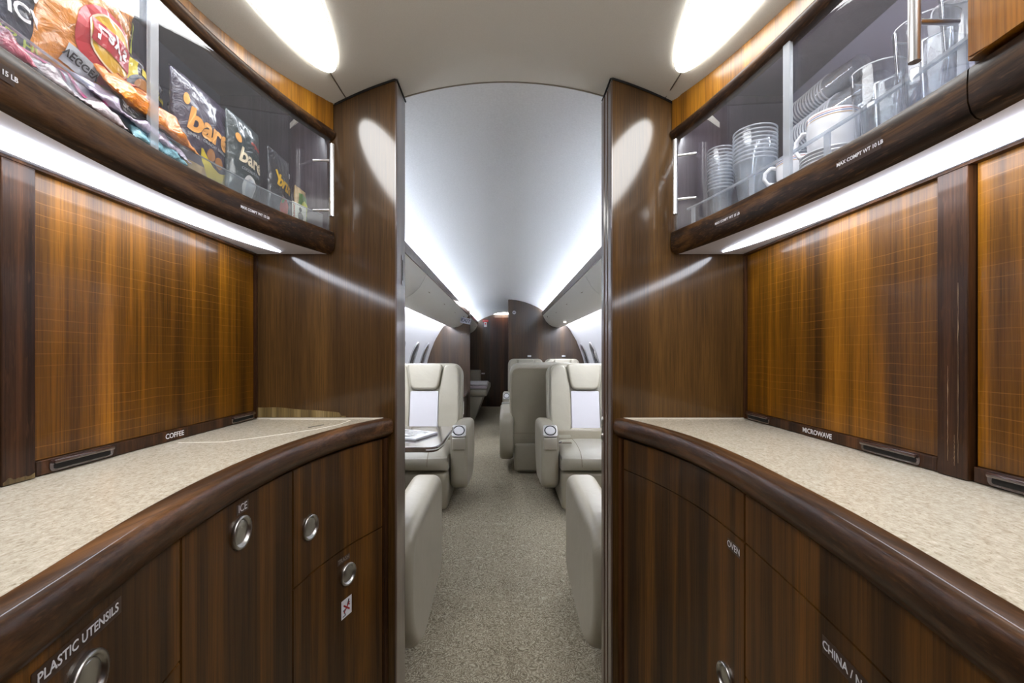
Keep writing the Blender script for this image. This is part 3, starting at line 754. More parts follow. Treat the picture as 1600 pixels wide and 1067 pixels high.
# banana chips
t, f = packet('dark plum pouch with big orange lettering above a yellow banana', -.625, .895, ZB+.105, .175, .205, .026, srgb(60,50,74), (0, 0, .0), 3, group=G, cr=.002)
D(t, f, 'lower_band', rect2d(-.086, .086, -.100, -.066, 24, 5), 'tan', .0008)
D(t, f, 'lettering', shift(text2d('bare', .064, .035, shear=.2), -.012, .012, -.02), 'orange', .0016)
D(t, f, 'leaf_mark', disc2d(-.066, .050, .006, .012, -.2), 'orange', .0016)
D(t, f, 'small_lettering', shift(text2d('SIMPLE · CRUNCHY BANANA CHIPS', .0085), .0, -.016), 'grey', .0016)
D(t, f, 'banana', banana(.012, -.058, .105, .026, -.12), 'yellow', .0022)
for x, y in ((-.012, -.036), (.012, -.044)): D(t, f, 'banana_slice', disc2d(x, y, .012, .012), 'brown', .003)
# coconut chips
t, f = packet('charcoal pouch with white lettering above half a coconut', -.598, .990, ZB+.098, .125, .192, .020, srgb(44,58,62), (0, 0, .0), 7, group=G, cr=.002)
D(t, f, 'lettering', shift(text2d('bare', .047, .025, shear=.2), .000, .004, -.06), 'cream', .0016)
D(t, f, 'small_lettering', shift(text2d('COCONUT CHIPS', .0085), .0, -.022), 'grey', .0016)
D(t, f, 'leaf_mark', disc2d(-.042, .040, .008, .010, .4), 'orange', .0016)
D(t, f, 'coconut', disc2d(-.006, -.058, .023, .028), 'coconut', .002)
D(t, f, 'coconut_hollow', disc2d(-.004, -.058, .016, .021), 'grey', .0028)
for k in range(5): D(t, f, 'coconut_flake', bar2d(.022+.006*k % .02, -.078-.003*k, .014, .004, .6*k), 'white', .002)
D(t, f, 'red_streak', shift(text2d('organic', .014, .01, shear=.3), .02, .046, -.1), 'apple', .0016)
# apple chips
t, f = packet('black pouch with slanting yellow lettering above a red apple', -.572, 1.096, ZB+.084, .104, .166, .014, srgb(28,28,40), (0, 0, .0), 12, group=G, cr=.002)
D(t, f, 'lettering', shift(text2d('brua', .040, .035, shear=.25), .004, .006, -.10), 'gold', .0016)
D(t, f, 'flame_mark', bar2d(-.030, .022, .022, .005, 1.9), 'gold', .0016)
D(t, f, 'small_lettering', shift(text2d('CINNAMON', .007), .006, -.026, -.1), 'grey', .0016)
D(t, f, 'corner_square', bar2d(.032, .040, .012, .012, .2), 'grey', .0016)
D(t, f, 'apple', disc2d(.004, -.046, .023, .022, squash=lambda x, y: (x, y*(1-.15*math.exp(-(x/.007)**2)))), 'apple', .002)
D(t, f, 'apple_leaf', disc2d(-.010, -.036, .010, .005, .8), 'green', .003)
# kraft pouch
t, f = packet('small kraft paper pouch with a green leafy print beside the cabinet handle', -.543, 1.150, ZB+.052, .060, .098, .010, srgb(176,150,104), (0, 0, .02), 15, group=G, rough=.6)
D(t, f, 'leafy_print', rect2d(-.024, .026, -.040, .030, 8, 8), 'green', .0012)
D(t, f, 'leaf_blob', disc2d(.004, -.004, .012, .020, .4), 'lime', .002)
t = thing('sachet_card', 'small white card printed with a grey figure leaning inside the acrylic lip', 'sachet')
t.location = (-.5335, 1.125, ZB+.026); t.rotation_euler = (0, 0, math.radians(-12))
o = obj('card', B(-.001, .001, -.026, .026, -.026, .026, .0004, 1), mat('card_white', srgb(232,230,214), .6), t)
decal('printed_figure', join2d(disc2d(.003, .012, .005, .006), disc2d(.004, -.006, .010, .011), bar2d(.006, -.018, .03, .006, .1)), lambda x, y, z: (.0011+z, x, y), INK['dark'], o)
decal('printed_lettering', text2d('ORGANIC', .009, .01), lambda x, y, z: (.0011+z, -.020+.0*x-y, x), INK['apple'], o)
# crisps: orange bag, its print upside down
t, f = packet('big glossy orange crisp bag with a red and yellow oval logo, top left', -.632, .652, ZB+.150, .150, .205, .028, srgb(222,138,48), (0, 0, -.12), 21, group=G, crimp=srgb(216,150,70), rough=.2, cr=.0028)
D(t, f, 'red_disc', disc2d(.016, -.018, .055, .058), 'red', .0012)
D(t, f, 'oval_rim', disc2d(.020, -.010, .043, .041, -.3, inner=.93, rings=1), 'cream', .0026)
D(t, f, 'yellow_oval', disc2d(.020, -.010, .040, .038, -.3), 'gold', .0022)
D(t, f, 'red_ribbon', rect2d(-.018, .058, -.026, .009, 14, 6), 'red', .0036)
D(t, f, 'lettering', shift(flipx(text2d("Lay's", .031, .025)), .018, -.008, -.04), 'white', .0052)
D(t, f, 'small_lettering', shift(flipx(text2d('CLASSIC POTATO', .010, .01)), .022, .048, -.15), 'cream', .0022)
D(t, f, 'flavour_sticker', shift(rect2d(-.024, .024, -.014, .014, 8, 4), -.018, -.070, -.1), 'grey', .0022)
D(t, f, 'sticker_lettering', shift(flipx(text2d('VEGGEV', .014, .02)), -.018, -.070, -.1), 'dark', .0034)
D(t, f, 'lime_tag', shift(rect2d(-.006, .006, -.03, .03, 2, 10), .066, .044, -.1), 'lime', .003)
# navy bag
t, f = packet('dark navy snack bag with white upside-down lettering at the upper left frame edge', -.648, .560, ZB+.106, .118, .210, .022, srgb(36,42,66), (0, 0, -.02), 27, group=G, rough=.55, cr=.0012)
for txt, dy, sz, c in (("SAVANN", .070, .020, 'white'), ("RADDATE", .048, .022, 'white'), ("JUCAJ", .016, .032, 'white')):
    D(t, f, 'lettering', shift(flipx(text2d(txt, sz, .02)), 0, dy-.012, .0), c, .003)
D(t, f, 'yellow_lettering', shift(flipx(text2d('lots HoT', .022, .01)), .004, -.036, 0), 'lime', .003)
D(t, f, 'pink_corner', ([(-.060, -.098), (.056, -.098), (-.060, -.05)], [(0, 1, 2)]), 'magenta', .0035)
D(t, f, 'red_corner', ([(-.061, -.062), (-.02, -.062), (-.061, -.035)], [(0, 1, 2)]), 'apple', .0040)
# yellow banded dark bag
t, f = packet('dark brown bag with a bright yellow band and lettering, behind the door edge strip', -.690, .800, ZB+.145, .150, .150, .024, srgb(62,50,62), (0, .1, -.22), 33, group=G, rough=.22, cr=.006)
D(t, f, 'yellow_band', rect2d(-.070, -.026, .0, .044, 6, 6), 'yellow', .0012)
D(t, f, 'yellow_stripe', rect2d(-.02, .066, .024, .038, 10, 2), 'yellow', .0014)
D(t, f, 'lettering', shift(text2d('GRAIN FREE', .010, .015), .024, .031), 'dark', .003)
D(t, f, 'round_window', disc2d(-.016, -.004, .022, .026), 'navy', .0016); D(t, f, 'chip_picture', disc2d(-.014, -.004, .017, .021), 'brown', .0026)
D(t, f, 'green_corner', ([(-.072, -.02), (-.025, -.034), (-.055, -.028), (-.074, -.004)], [(0, 1, 2, 3)]), 'lime', .0016)
# tall dark purple bags standing at the back
for k, (cy, cz, w_, h_, c, lb) in enumerate(((.905, .150, .15, .20, srgb(52,40,60), 'dusky purple bag standing behind the banana pouch'), (.99, .130, .13, .20, srgb(48,36,50), 'dark maroon bag leaning at the back of the shelf behind the coconut pouch'), (1.085, .118, .105, .20, srgb(28,60,62), 'dark teal bag standing at the back behind the pouch with the apple'))):
    t, f = packet(lb, -.752+.034*k, cy, ZB+h_/2+.002, w_, h_, .018, c, (0, 0, .0), 40+k, group=G, cr=.005)
    if k == 0:
        D(t, f, 'lime_tag', shift(rect2d(-.004, .004, -.016, .016, 1, 4), .06, .086, .6), 'lime', .0016); D(t, f, 'lettering', shift(text2d('Tr', .05, 0, shear=.1), .045, .03), 'plum', .0016)
# lying packets in front
def lying(label, cy, cz, L, w_, d, c, rz=0, tilt=-.5, x=-.600, crimp=None, seed=50):
    return packet(label, x, cy, cz, L, w_, d*.8, c, (tilt, 0, rz), seed, 'snack_packet', G, crimp, .006, 'snack packet')
t, f = lying('bright orange foil packet lying on its side in the middle of the shelf', .730, ZB+.076, .190, .070, .018, srgb(240,140,30), -.10, -.7, -.600, srgb(250,160,40), 51)
D(t, f, 'red_edge', rect2d(-.09, .07, .020, .030, 14, 2), 'apple', .0014)
t, f = lying('lilac and silver packet lying beneath the orange foil packet', .700, ZB+.038, .200, .050, .012, srgb(190,180,204), -.10, -.9, -.592, None, 53)
D(t, f, 'dark_print', rect2d(-.05, .02, -.012, .012, 8, 3), 'dark', .0014); D(t, f, 'lettering', shift(text2d('SK', .016, .02), -.03, 0), 'white', .0024)
t, f = lying('white packet with magenta stripes lying just behind the lip', .580, ZB+.030, .170, .055, .012, srgb(226,214,224), -.06, -.8, -.592, None, 55)
for k in range(4): D(t, f, 'magenta_stripe', shift(rect2d(-.003, .003, -.02, .02, 1, 4), -.05+.03*k, 0, .5), 'magenta', .0016)
t, f = lying('pink foil packet lying at the left end of the shelf', .455, ZB+.034, .150, .056, .012, srgb(206,92,120), 0, -.7, -.585, None, 57)
D(t, f, 'white_blocks', rect2d(-.06, -.02, -.01, .02, 4, 3), 'white', .0016); D(t, f, 'pale_print', disc2d(.02, 0, .02, .015), 'cream', .0016)
t, f = lying('pale blue rounded packet lying on the shelf below the orange one', .728, ZB+.022, .115, .044, .012, srgb(140,196,214), 0, -.6, -.586, None, 59)
D(t, f, 'lettering', shift(text2d('NEBU', .015, .01), .03, -.002), 'sky', .0018)
t, f = lying('crumpled grey foil packet wedged between the orange packet and the purple bag', .84, ZB+.040, .12, .06, .014, srgb(84,88,104), .2, -.5, -.668, None, 61)
# ------------------------------------------------------------------ cups, mugs and tumblers in the right cabinet
def place(o, x, y, z, rx=0, ry=0, rz=0): o.location = (x, y, z); o.rotation_euler = (rx, ry, rz); return o
def cup_proto(r, h, name):
    pr = [(0, .003), (r*.66, .003), (r*.68, 0), (r*.69, .004)]+[(r*(.69+.29*k/7), .004+(h-.007)*k/7) for k in range(1, 8)]+[(r*1.03, h-.002), (r*1.03, h), (r*.965, h-.001)]
    return lathe(pr, 40)
def cup_stack(label, group, x, y, z, r, h, n, pitch, axis=None, cat='cup'):
    me = None
    for k in range(n):
        if me is None:
            o = obj('plastic_cup', cup_proto(r, h, ''), M_CUP, None, 30); me = o.data
            me.materials.append(M_RIM)
            for p_ in me.polygons:
                if p_.center.z > h-.0035: p_.material_index = 1
        else:
            o = bpy.data.objects.new('plastic_cup', me); COL.objects.link(o)
        tag(o, label, cat, group)
        if axis is None: place(o, x, y, z+pitch*k)
        else: place(o, x+axis[0]*pitch*k, y+axis[1]*pitch*k, z, 0, PI/2 if abs(axis[0]) > .5 else 0, 0) if abs(axis[0]) > .5 else place(o, x, y+axis[1]*pitch*k, z, -PI/2*axis[1], 0, 0)
cup_stack('small clear plastic cup nested in the short stack beside the handle', 'small clear cups in the short stack', .552, 1.118, ZB, .031, .085, 13, .0085)
cup_stack('clear plastic cup nested in the tall stack left of the door edge', 'clear cups in the tall stack', .590, 1.030, ZB, .046, .115, 9, .0092)
cup_stack('clear plastic cup nested in the stack behind the white mugs', 'clear cups behind the mugs', .700, 1.045, ZB, .040, .100, 5, .0092)
# long sleeves of cups lying on an acrylic riser at the back
t = thing('acrylic_riser', 'low clear acrylic riser at the back of the right cabinet under lying cups', 'riser')
obj('riser_top', B(.690, .775, .84, 1.13, E+.480, E+.484), M_LIP, t)
for y in (.845, 1.125): obj('riser_leg', B(.692, .773, y-.002, y+.002, ZB, E+.4795), M_LIP, t)
cup_stack('clear plastic cup in the lower sleeve lying along the back', 'cups lying in the lower sleeve', .735, .85, E+.4845+.0405, .039, .095, 16, .0095, (0, 1, 0))
cup_stack('clear plastic cup in the upper sleeve lying along the back', 'cups lying in the upper sleeve', .737, .90, E+.4845+.0405+.0715, .030, .080, 13, .0095, (0, 1, 0))
BAND = [ink('cup_band_red', srgb(196,120,104)), ink('cup_band_blue', srgb(110,120,176)), ink('cup_band_gold', srgb(200,160,110))]
def mug(label, x, y, z, rz, r=.036, h=.062, group='white mugs with striped rims'):
    t = thing('china_mug', label, 'mug', (x, y, z), rz, group)
    pr = [(0, .003), (r*.7, .003), (r*.74, 0), (r*.80, .003), (r*.93, .014), (r*.98, .03), (r, h-.002), (r*.985, h), (r*.95, h-.002), (r*.93, .02), (r*.7, .007), (0, .006)]
    obj('cup_body', lathe(pr, 44), M_CHINA, t, 50)
    for k, m in enumerate(BAND): obj('rim_stripe', lathe([(r*1.001, h-.0035-.0035*k), (r*1.012, h-.0042-.0035*k), (r*1.001, h-.005-.0035*k)], 44), m, t, 'all')
    obj('handle', T([(r*.93, 0, h*.80), (r*1.25, 0, h*.86), (r*1.55, 0, h*.70), (r*1.6, 0, h*.48), (r*1.4, 0, h*.28), (r*.95, 0, h*.22)], .0042, 12, sx=1.2), M_CHINA, t, 'all')
    return t
def saucer(label, x, y, z, r=.052):
    o = obj('saucer', lathe([(0, .002), (r*.5, .002), (r*.55, 0), (r*.6, .003), (r, .011), (r*.99, .0125), (r*.6, .006), (0, .005)], 48), M_CHINA, None, 50)
    o.location = (x, y, z); return tag(o, label, 'saucer', 'white saucers under the mugs')
for k in range(5): saucer('white saucer stacked under the big striped mug', .612, .815, ZB+.0065*k)
for k in range(3): saucer('white saucer stacked under the mug behind the door edge strip', .622, .940-.006, ZB+.0065*k, .048)
mug('large white mug with striped rim right of the door edge, handle to the left', .612, .815, ZB+.034, math.radians(118), .041, .076)
mug('white mug with striped rim behind the door edge strip', .622, .934, ZB+.021, math.radians(150), .036, .06)
mug('white mug standing on the shelf liner deep behind the big striped mug', .715, .775, ZB, math.radians(160))
M_BLU = glassy('blue_packet', (.5,.6,.95,1), .6, .3, (.25,.35,.85,1))
def tumbler(label, x, y, z, r=.037, h=.135):
    t = thing('glass_tumbler', label, 'tumbler', (x, y, z), 0, 'clear tumblers on the right')
    obj('glass_body', lathe([(0, 0), (r*.72, 0), (r*.76, .003), (r*.80, .02), (r*.99, h-.002), (r, h), (r*.965, h), (r*.94, h-.004), (r*.76, .022), (r*.6, .016), (0, .014)], 44), M_TUM, t, 50)
    obj('lip', lathe([(r*.965, h+.0001), (r*.985, h+.0012), (r*1.003, h), (r*1.003, h-.0015)], 44), M_RIM, t, 'all')
tumbler('clear tumbler nearest the white mugs, standing behind the acrylic rail', .618, .722, ZB)
tumbler('tall clear tumbler standing behind the big bar handle', .612, .634, ZB, .037, .145)
tumbler('clear tumbler between the bar handle and the solid cabinet door', .600, .556, ZB, .034, .14)
tumbler('clear tumbler at the back behind the bar handle', .700, .640, ZB, .034, .13) if False else None
for k, (x, y) in enumerate(((.662, .682), (.655, .590), (.575, .672), (.568, .592))):
    o = obj('shot_glass', lathe([(0, 0), (.018, 0), (.019, .004), (.022, .05), (.0205, .05), (.017, .010), (0, .008)], 32), M_TUM, None, 50)
    tag(o, ['short clear glass behind the two big tumblers', 'short clear glass behind the end tumbler', 'short clear glass in front of the tumblers, nearer the mugs', 'short clear glass in front of the tumblers, nearer the solid door'][k], 'glass', 'short clear glasses'); o.location = (x, y, ZB)
o = obj('white_bowl', lathe([(0, 0), (.02, 0), (.03, .006), (.043, .03), (.046, .045), (.044, .045), (.040, .03), (.026, .009), (0, .006)], 44), M_CHINA, None, 50)
tag(o, 'white china bowl tipped on its side behind the big bar handle', 'bowl'); place(o, .705, .690, E+.486, math.radians(60), math.radians(-30), 0)
obj_ = None
# added fill strip inside each glass cabinet, hidden behind its header
for s, f, nm in ((-1, UL, 'left'), (1, UR, 'right')):
    t = thing('cabinet_fill', 'slim added fill light hidden behind the header inside the %s glass cabinet' % nm, 'lamp')
    obj('fill_strip', slab(bmesh.new(), f, s, .52 if s > 0 else .0, 1.15, ZH1-.008, ZH1-.003, -.0205, -.033), M_CABR if s > 0 else M_CABL, t)
# ------------------------------------------------------------------ cabin: bins, cove lights
BINP = [(.560, .560), (.580, .520), (.615, .460), (.660, .415), (.715, .385), (.775, .372), (.825, .370)]
segs = [(1.32, 3.10), (3.10, 4.85), (4.85, 6.585)]
for s, nm in ((-1, 'left'), (1, 'right')):
    inner = [(.840, .44), (.70, .50), (.60, .575)]
    sg = segs + ([(6.68, 8.85)] if s < 0 else [])
    for k, (y0, y1) in enumerate(sg):
        where = ['nearest the galley', 'in the middle of the cabin', 'ending at the wooden partition', 'beyond the partition'][k]
        t = thing('overhead_bin', 'pale beige %s overhead bin %s' % (nm, where), 'overhead bin', group='overhead bins')
        prof = [(s*x, E+z) for x, z in BINP+inner]
        obj('bin_shell', prism(bmesh.new(), prof, y0+.002, y1-.002, 1), M_BIN, t, 35)
        for yy in (y0+.35, y0+1.2):
            if yy < y1-.2:
                q = [(s*(x-.0015), E+z-.001) for x, z in BINP[1:3]]
                x0, z0 = s*.590, E+.494
                o = obj('latch_slot', B(-.001, .001, -.035, .035, -.0016, .0016), M_SEAM, t); o.location = (s*.604, yy, E+.472); 
        if k == 2 or k == 3:
            o = obj('air_gasper', lathe([(0, .002), (.008, .002), (.011, 0), (.011, -.004)], 20), M_BLACK, t, 'all')
            o.location = (s*.588, y1-.45, E+.498); o.rotation_euler = (0, s*math.radians(-118), 0)
        # wood rail along the top edge
        obj('top_rail', prism(bmesh.new(), [(s*x, E+z) for x, z in ((.545, .602), (.551, .608), (.562, .604), (.570, .575), (.567, .553), (.556, .553))], y0+.001, y1-.001, 1, 0), W['jamb'], t, 40)
    t = thing('cove_light', 'cool white cove light glowing along the %s edge of the cabin ceiling' % nm, 'cove light')
    y0, y1 = 1.34, 8.8 if s < 0 else 6.57
    if s < 0: y1 = 6.57
    obj('light_strip', prism(bmesh.new(), [(s*.600, E+.572), (s*.603, E+.572), (s*.603, E+.592), (s*.600, E+.592)], y0, y1, 1), M_COVE, t)
    if s < 0: obj('light_strip', prism(bmesh.new(), [(s*.600, E+.572), (s*.603, E+.572), (s*.603, E+.592), (s*.600, E+.592)], 6.70, 8.8, 1), M_COVE, t)
    t = thing('sidewall_light', 'cool white wash light under the %s bins along the sidewall' % nm, 'wash light')
    a, b = (.835, .404), (.870, .400)
    obj('light_strip', prism(bmesh.new(), [(s*.832, E+.392), (s*.868, E+.392), (s*.868, E+.397), (s*.832, E+.397)], 1.34, 6.57, 1), M_WASH, t)
# windows --------------------------------------------------------------
M_PANE = mat('window_pane', srgb(96,104,112), .06, coat=1, coatr=.02); M_FRAME = mat('window_frame', srgb(150,148,150), .4)
M_RUB = mat('window_seal', srgb(38,38,42), .5)
wn = 0
for s, ys in ((-1, (2.40, 3.16, 3.92, 4.68, 5.44, 6.15)), (1, (2.40, 3.20, 4.00, 4.80, 5.62, 6.30))):
    for y in ys:
        wn += 1; zc = E-.10; xw = hull_x(zc); sl = math.atan2(hull_x(zc-.1)-hull_x(zc+.1), .2)
        M = Matrix.Translation((s*(xw-.006), y, zc)) @ Matrix.Rotation(s*-sl if False else 0, 4, 'Y')
        def ov(x, y_, n=2.6): pass
        hw, hh = .135, .20
        def sup(a, k): 
            c, q = math.cos(a), math.sin(a)
            return (hw*k*math.copysign(abs(c)**.8, c), hh*k*math.copysign(abs(q)**.8, q))
        N = 36
        def ring(k0, z0, k1, z1, bm):
            A = []; C = []
            for i in range(N):
                a = 2*PI*i/N
                for k, z, L in ((k0, z0, A), (k1, z1, C)):
                    yy, zz = sup(a, k); X = hull_x(zc+zz)
                    L.append(bm.verts.new((s*(X-z), y+yy, zc+zz)))
            for i in range(N): bm.faces.new((A[i], A[(i+1)%N], C[(i+1)%N], C[i]))
            return bm
        bm = ring(1.14, .0005, 1.08, .012, bmesh.new()); ring(1.08, .012, 1.0, .012, bm); ring(1.0, .012, .94, .003, bm)
        wf = struct('window_%d' % wn, bm, M_FRAME, smooth='all')
        bm = bmesh.new(); cen = bm.verts.new((s*(hull_x(zc)-.004), y, zc)); L = []
        for i in range(N):
            yy, zz = sup(2*PI*i/N, .86); L.append(bm.verts.new((s*(hull_x(zc+zz)-.004), y+yy, zc+zz)))
        for i in range(N): bm.faces.new((cen, L[i], L[(i+1)%N]))
        obj('pane', bm, M_PANE, wf)
        obj('seal', ring(.96, .004, .85, .005, bmesh.new()), M_RUB, wf)
# side ledges under the windows
for s, nm in ((-1, 'left'), (1, 'right')):
    struct('trim_ledge_'+nm, B(min(s*1.10, s*1.225), max(s*1.10, s*1.225), 1.34, 6.57, .0, .70, .01, 2), M_LEAD)
    struct('trim_ledge_cap_'+nm, B(min(s*1.085, s*1.22), max(s*1.085, s*1.22), 1.34, 6.57, .7005, .722, .006, 2), W['table'])
# partition --------------------------------------------------------------
P = hullface(-1.22, -.553); struct('wall_partition_left', prism(bmesh.new(), P, YP, YP+.06, 1), W['aft'])
P = hullface(.050, 1.22); struct('wall_partition_right', prism(bmesh.new(), P, YP, YP+.06, 1), W['aft'])
struct('trim_partition_edge', B(.040, .0495, YP-.002, YP+.062, 0, arcz(.05)-.004, .002, 2), W['jamb'])
struct('trim_partition_post', B(-.5525, -.540, YP-.004, YP+.064, 0, arcz(.55)-.016, .002, 2), W['jamb'])
struct('wall_aft', prism(bmesh.new(), hullface(-1.22, 1.22, 40), YEND, YEND+.04, 1), W['aft'])
struct('door_1', B(-.32, .12, YEND-.03, YEND-.001, .002, arcz(.32)-.03, .003, 2), W['aftdoor'])
t = thing('aft_light', 'bright light bar above the dark aft door', 'light', (-.1, YEND-.10, arcz(.1)-.022))
obj('light_bar', B(-.17, .17, -.02, .02, 0, .012, .003, 2), M_AFTL, t)
# signs -------------------------------------------------------------------
M_SIGN = mat('sign_face', srgb(214,218,236), .4); M_RED = mat('sign_red', srgb(196,40,40), .5); M_GREY = mat('sign_text', srgb(60,64,84), .5)
t = thing('exit_sign', 'boxy white EXIT sign on the end of the left overhead bin', 'exit sign', (-.690, YP-.15, E+.508-.06))
obj('housing', B(-.075, .065, -.03, .03, -.036, .040, .006, 2), M_SIGN, t)
decal('lettering', text2d('EXIT', .062, .02), lambda x, y, z: (x-.005, -.0302-z, y+.002), M_GREY, t, .0006)
t.rotation_euler = (0, math.radians(12), 0); t.location = (-.535, 5.92, E+.420)
def plaque(label, x, z, w_, h_, m, Y, parts=()):
    t = thing('wall_plaque', label, 'sign', (x, Y, z)); obj('plate', B(-w_/2, w_/2, -.004, 0, -h_/2, h_/2, .001, 1), m, t)
    for nm, v, mm in parts: decal(nm, v, lambda a, b, c: (a, -.0041-c, b), mm, t, .0005)
    return t
plaque('red notice above a white one on the light brown aft panel', -.415, E+.640, .12, .045, M_RED, YEND-.0005, [('lettering', text2d('EMERGENCY', .018, .01), M_WHITE)])
plaque('small white notice beneath the red one on the aft panel', -.415, E+.565, .06, .10, M_WHITE, YEND-.0005, [('red_mark', rect2d(-.015, .015, .0, .03), M_RED)])
t = thing('round_placard', 'round white no smoking placard high on the right partition', 'sign', (.130, YP-.0005, E+.600))
o = lathe([(0, .003), (.026, .003), (.028, 0)], 28); o.transform(Matrix.Rotation(PI/2, 4, 'X')); obj('disc', o, M_WHITE, t)
decal('bar_mark', bar2d(0, 0, .036, .010, 0), lambda a, b, c: (a, -.0031-c, b), M_GREY, t)
plaque('dark narrow lettered plate on the right partition below the round placard', .145, E+.277, .125, .018, mat('bronze_plate', srgb(56,44,40), .4), YP-.0005, [('lettering', text2d('NO SMOKING', .014, 0), M_SEAM)])
plaque('thin pale lettered strip on the left partition', -.630, E+.275, .09, .008, mat('pale_strip', srgb(140,128,116), .4), YP-.0005)
# ------------------------------------------------------------------ seats
M_BAR2 = mat('satin_champagne_plate', srgb(190,184,170), .35, .5)
def make_seat():
    """facing -y; origin on the floor below the middle of the seat"""
    t = thing('cabin_seat', '', 'seat', group='beige leather cabin seats')
    bm = B(-.27, .27, -.40, .30, .02, .285, .03, 3); obj('seat_base', bm, M_LEAD, t, 50)
    bm = B(-.22, .22, -.30, .26, .0, .06, .008, 2); obj('floor_track', bm, M_LEAD, t, 50)
    # cushion with a crowned top
    bm = bmesh.new(); box(bm, -.272, .272, -.41, .20, .290, .420, 0)
    bmesh.ops.subdivide_edges(bm, edges=bm.edges[:], cuts=9, use_grid_fill=True)
    for v in bm.verts:
        u = v.co.x/.272; w_ = (v.co.y+.105)/.305
        if v.co.z > .41: v.co.z += .028*(1-abs(u)**3)*(1-abs(w_)**3)-.03*max(0, w_)
        zz = (v.co.z-.29)/.13
        if v.co.y < -.40: v.co.y -= .030*(1-u**4)*max(0, 1-(2*zz-1.05)**2)
        e = max(0, abs(u)-.80)/.2; q = max(0, -w_-.60)/.4
        if v.co.z > .40: v.co.z -= .028*e*e+.030*q*q
        if v.co.z < .30 and q > 0: v.co.z += .01*q
    obj('cushion', bm, M_LEA, t, 'all')
    for s in (-1, 1): obj('cushion_seam', T([(s*.135, -.436, .33), (s*.137, -.438, .38), (s*.14, -.414, .418), (s*.14, -.33, .437), (s*.14, -.2, .446), (s*.14, .0, .440)], .0018, 6), M_SEAM, t)
    # backrest: outline prism, reclined about 12 degrees
    tilt = math.radians(-11)
    Mb = Matrix.Translation((0, .17, .38)) @ Matrix.Rotation(tilt, 4, 'X')
    out = rpoly([(-.285, .0), (.285, .0), (.315, .18), (.312, .655), (-.312, .655), (-.315, .18)], [.06, .06, .1, .10, .10, .1], 8)
    bm = prism(bmesh.new(), out, -.03, .105, 1, .028, 4); bm.transform(Mb); obj('backrest', bm, M_LEA, t, 60)
    out = rpoly([(-.275, -.19), (.275, -.19), (.300, .18), (.297, .640), (-.297, .640), (-.300, .18)], [.03, .03, .1, .08, .08, .1], 8)
    bm = prism(bmesh.new(), out, .106, .128, 1, .012, 3); bm.transform(Mb); obj('back_shell', bm, M_LEAD, t, 60)
    for z in (-.10, .02): 
        bm = T([(-.28, .1285, z), (.28, .1285, z)], .0018, 6); bm.transform(Mb); obj('shell_seam', bm, M_SEAM, t)
    # side bolsters: vertical pads either side of the fabric insert
    for s in (-1, 1):
        o2 = rpoly([(s*.120, .02), (s*.268, .02), (s*.292, .18), (s*.285, .60), (s*.250, .636), (s*.160, .636), (s*.122, .41)], [.04, .07, .08, .07, .05, .05, .05], 7)
        if s > 0: o2 = o2[::-1]
        bm = prism(bmesh.new(), o2, -.062, -.028, 1, .016, 4); bm.transform(Mb); obj('bolster', bm, M_LEA, t, 60)
    bm = prism(bmesh.new(), rpoly([(-.1175, .02), (.1175, .02), (.1175, .415), (-.1175, .415)], .016), -.050, -.028, 1, .006, 4); bm.transform(Mb); obj('fabric_insert', bm, M_INS, t, 60)
    bm = prism(bmesh.new(), rpoly([(-.112, .425), (.112, .425), (.150, .645), (-.150, .645)], [.05, .05, .04, .04]), -.078, -.028, 1, .018, 5); bm.transform(Mb); obj('headrest', bm, M_LEA, t, 60)
    bm = B(-.272, .272, .12, .26, .12, .50, .03, 3); obj('rear_shell', bm, M_LEAD, t, 50)
    # arms: tall panels with rounded lower front, console at the front
    for s in (-1, 1):
        o2 = rpoly([(-.325, .14), (.20, .09), (.385, .25), (.385, .560), (-.325, .585)], [.09, .12, .12, .12, .10], 9)
        x0, x1 = (s*.277, s*.405)
        bm = prism(bmesh.new(), o2, min(x0, x1), max(x0, x1), 0, .036, 6); obj('armrest', bm, M_LEA if 0 else M_LEAD2, t, 60)
        # console plate and oval control pad on the sloped front edge
        Mc = Matrix.Translation((s*.341, -.308, .556)) @ Matrix.Rotation(math.radians(56), 4, 'X')
        pl = bmesh.new(); prism(pl, rpoly([(-.050, -.046), (.050, -.046), (.050, .044), (-.050, .044)], .018), -.012, .007, 2, .003, 2)
        pl.transform(Mc); c = obj('console_plate', pl, M_SATIN, t, 50)
        c2 = bmesh.new(); lathe([(0, .010), (.030, .0100), (.0345, .009), (.0355, .006)], 32, c2)
        for v in c2.verts: v.co.y *= .88
        c3 = bmesh.new(); lathe([(.0350, .0068), (.0375, .0110), (.0425, .0105), (.0435, .0065)], 32, c3)
        for v in c3.verts: v.co.y *= .88
        c3.transform(Mc); c2.transform(Mc)
        obj('control_pad', c2, M_PAD, c, 'all'); obj('pad_rim', c3, M_BLACK, c, 'all')
        bm = B(min(s*.294, s*.388), max(s*.294, s*.388), -.336, -.300, .425, .512, .008, 3); obj('arm_flap', bm, M_BAR2, t, 50)
    return t
M_LEAD2 = leather('beige_leather_arms', srgb(158,151,134), .45)
seat0 = make_seat()
SEATS = [
 (-.675, 3.42, 0, 1, 'beige leather seat facing the galley behind the wooden table'),
 (.660, 3.42, 0, 1, 'beige leather seat facing the galley on the right of the aisle, buckle on its cushion'),
 (-.690, 1.74, PI, 1, 'left seat nearest the doorway, only its rounded armrest showing'),
 (.675, 1.74, PI, 1, 'right seat nearest the doorway, only its rounded armrest showing'),
 (.350, 4.29, PI, 1, 'seat showing its plain back shell in the middle of the aisle view'),
 (.285, 5.90, 0, .80, 'narrow far seat facing the galley, left one of the two before the partition'),
 (.800, 5.90, 0, .80, 'narrow far seat facing the galley, right one of the two before the partition')]
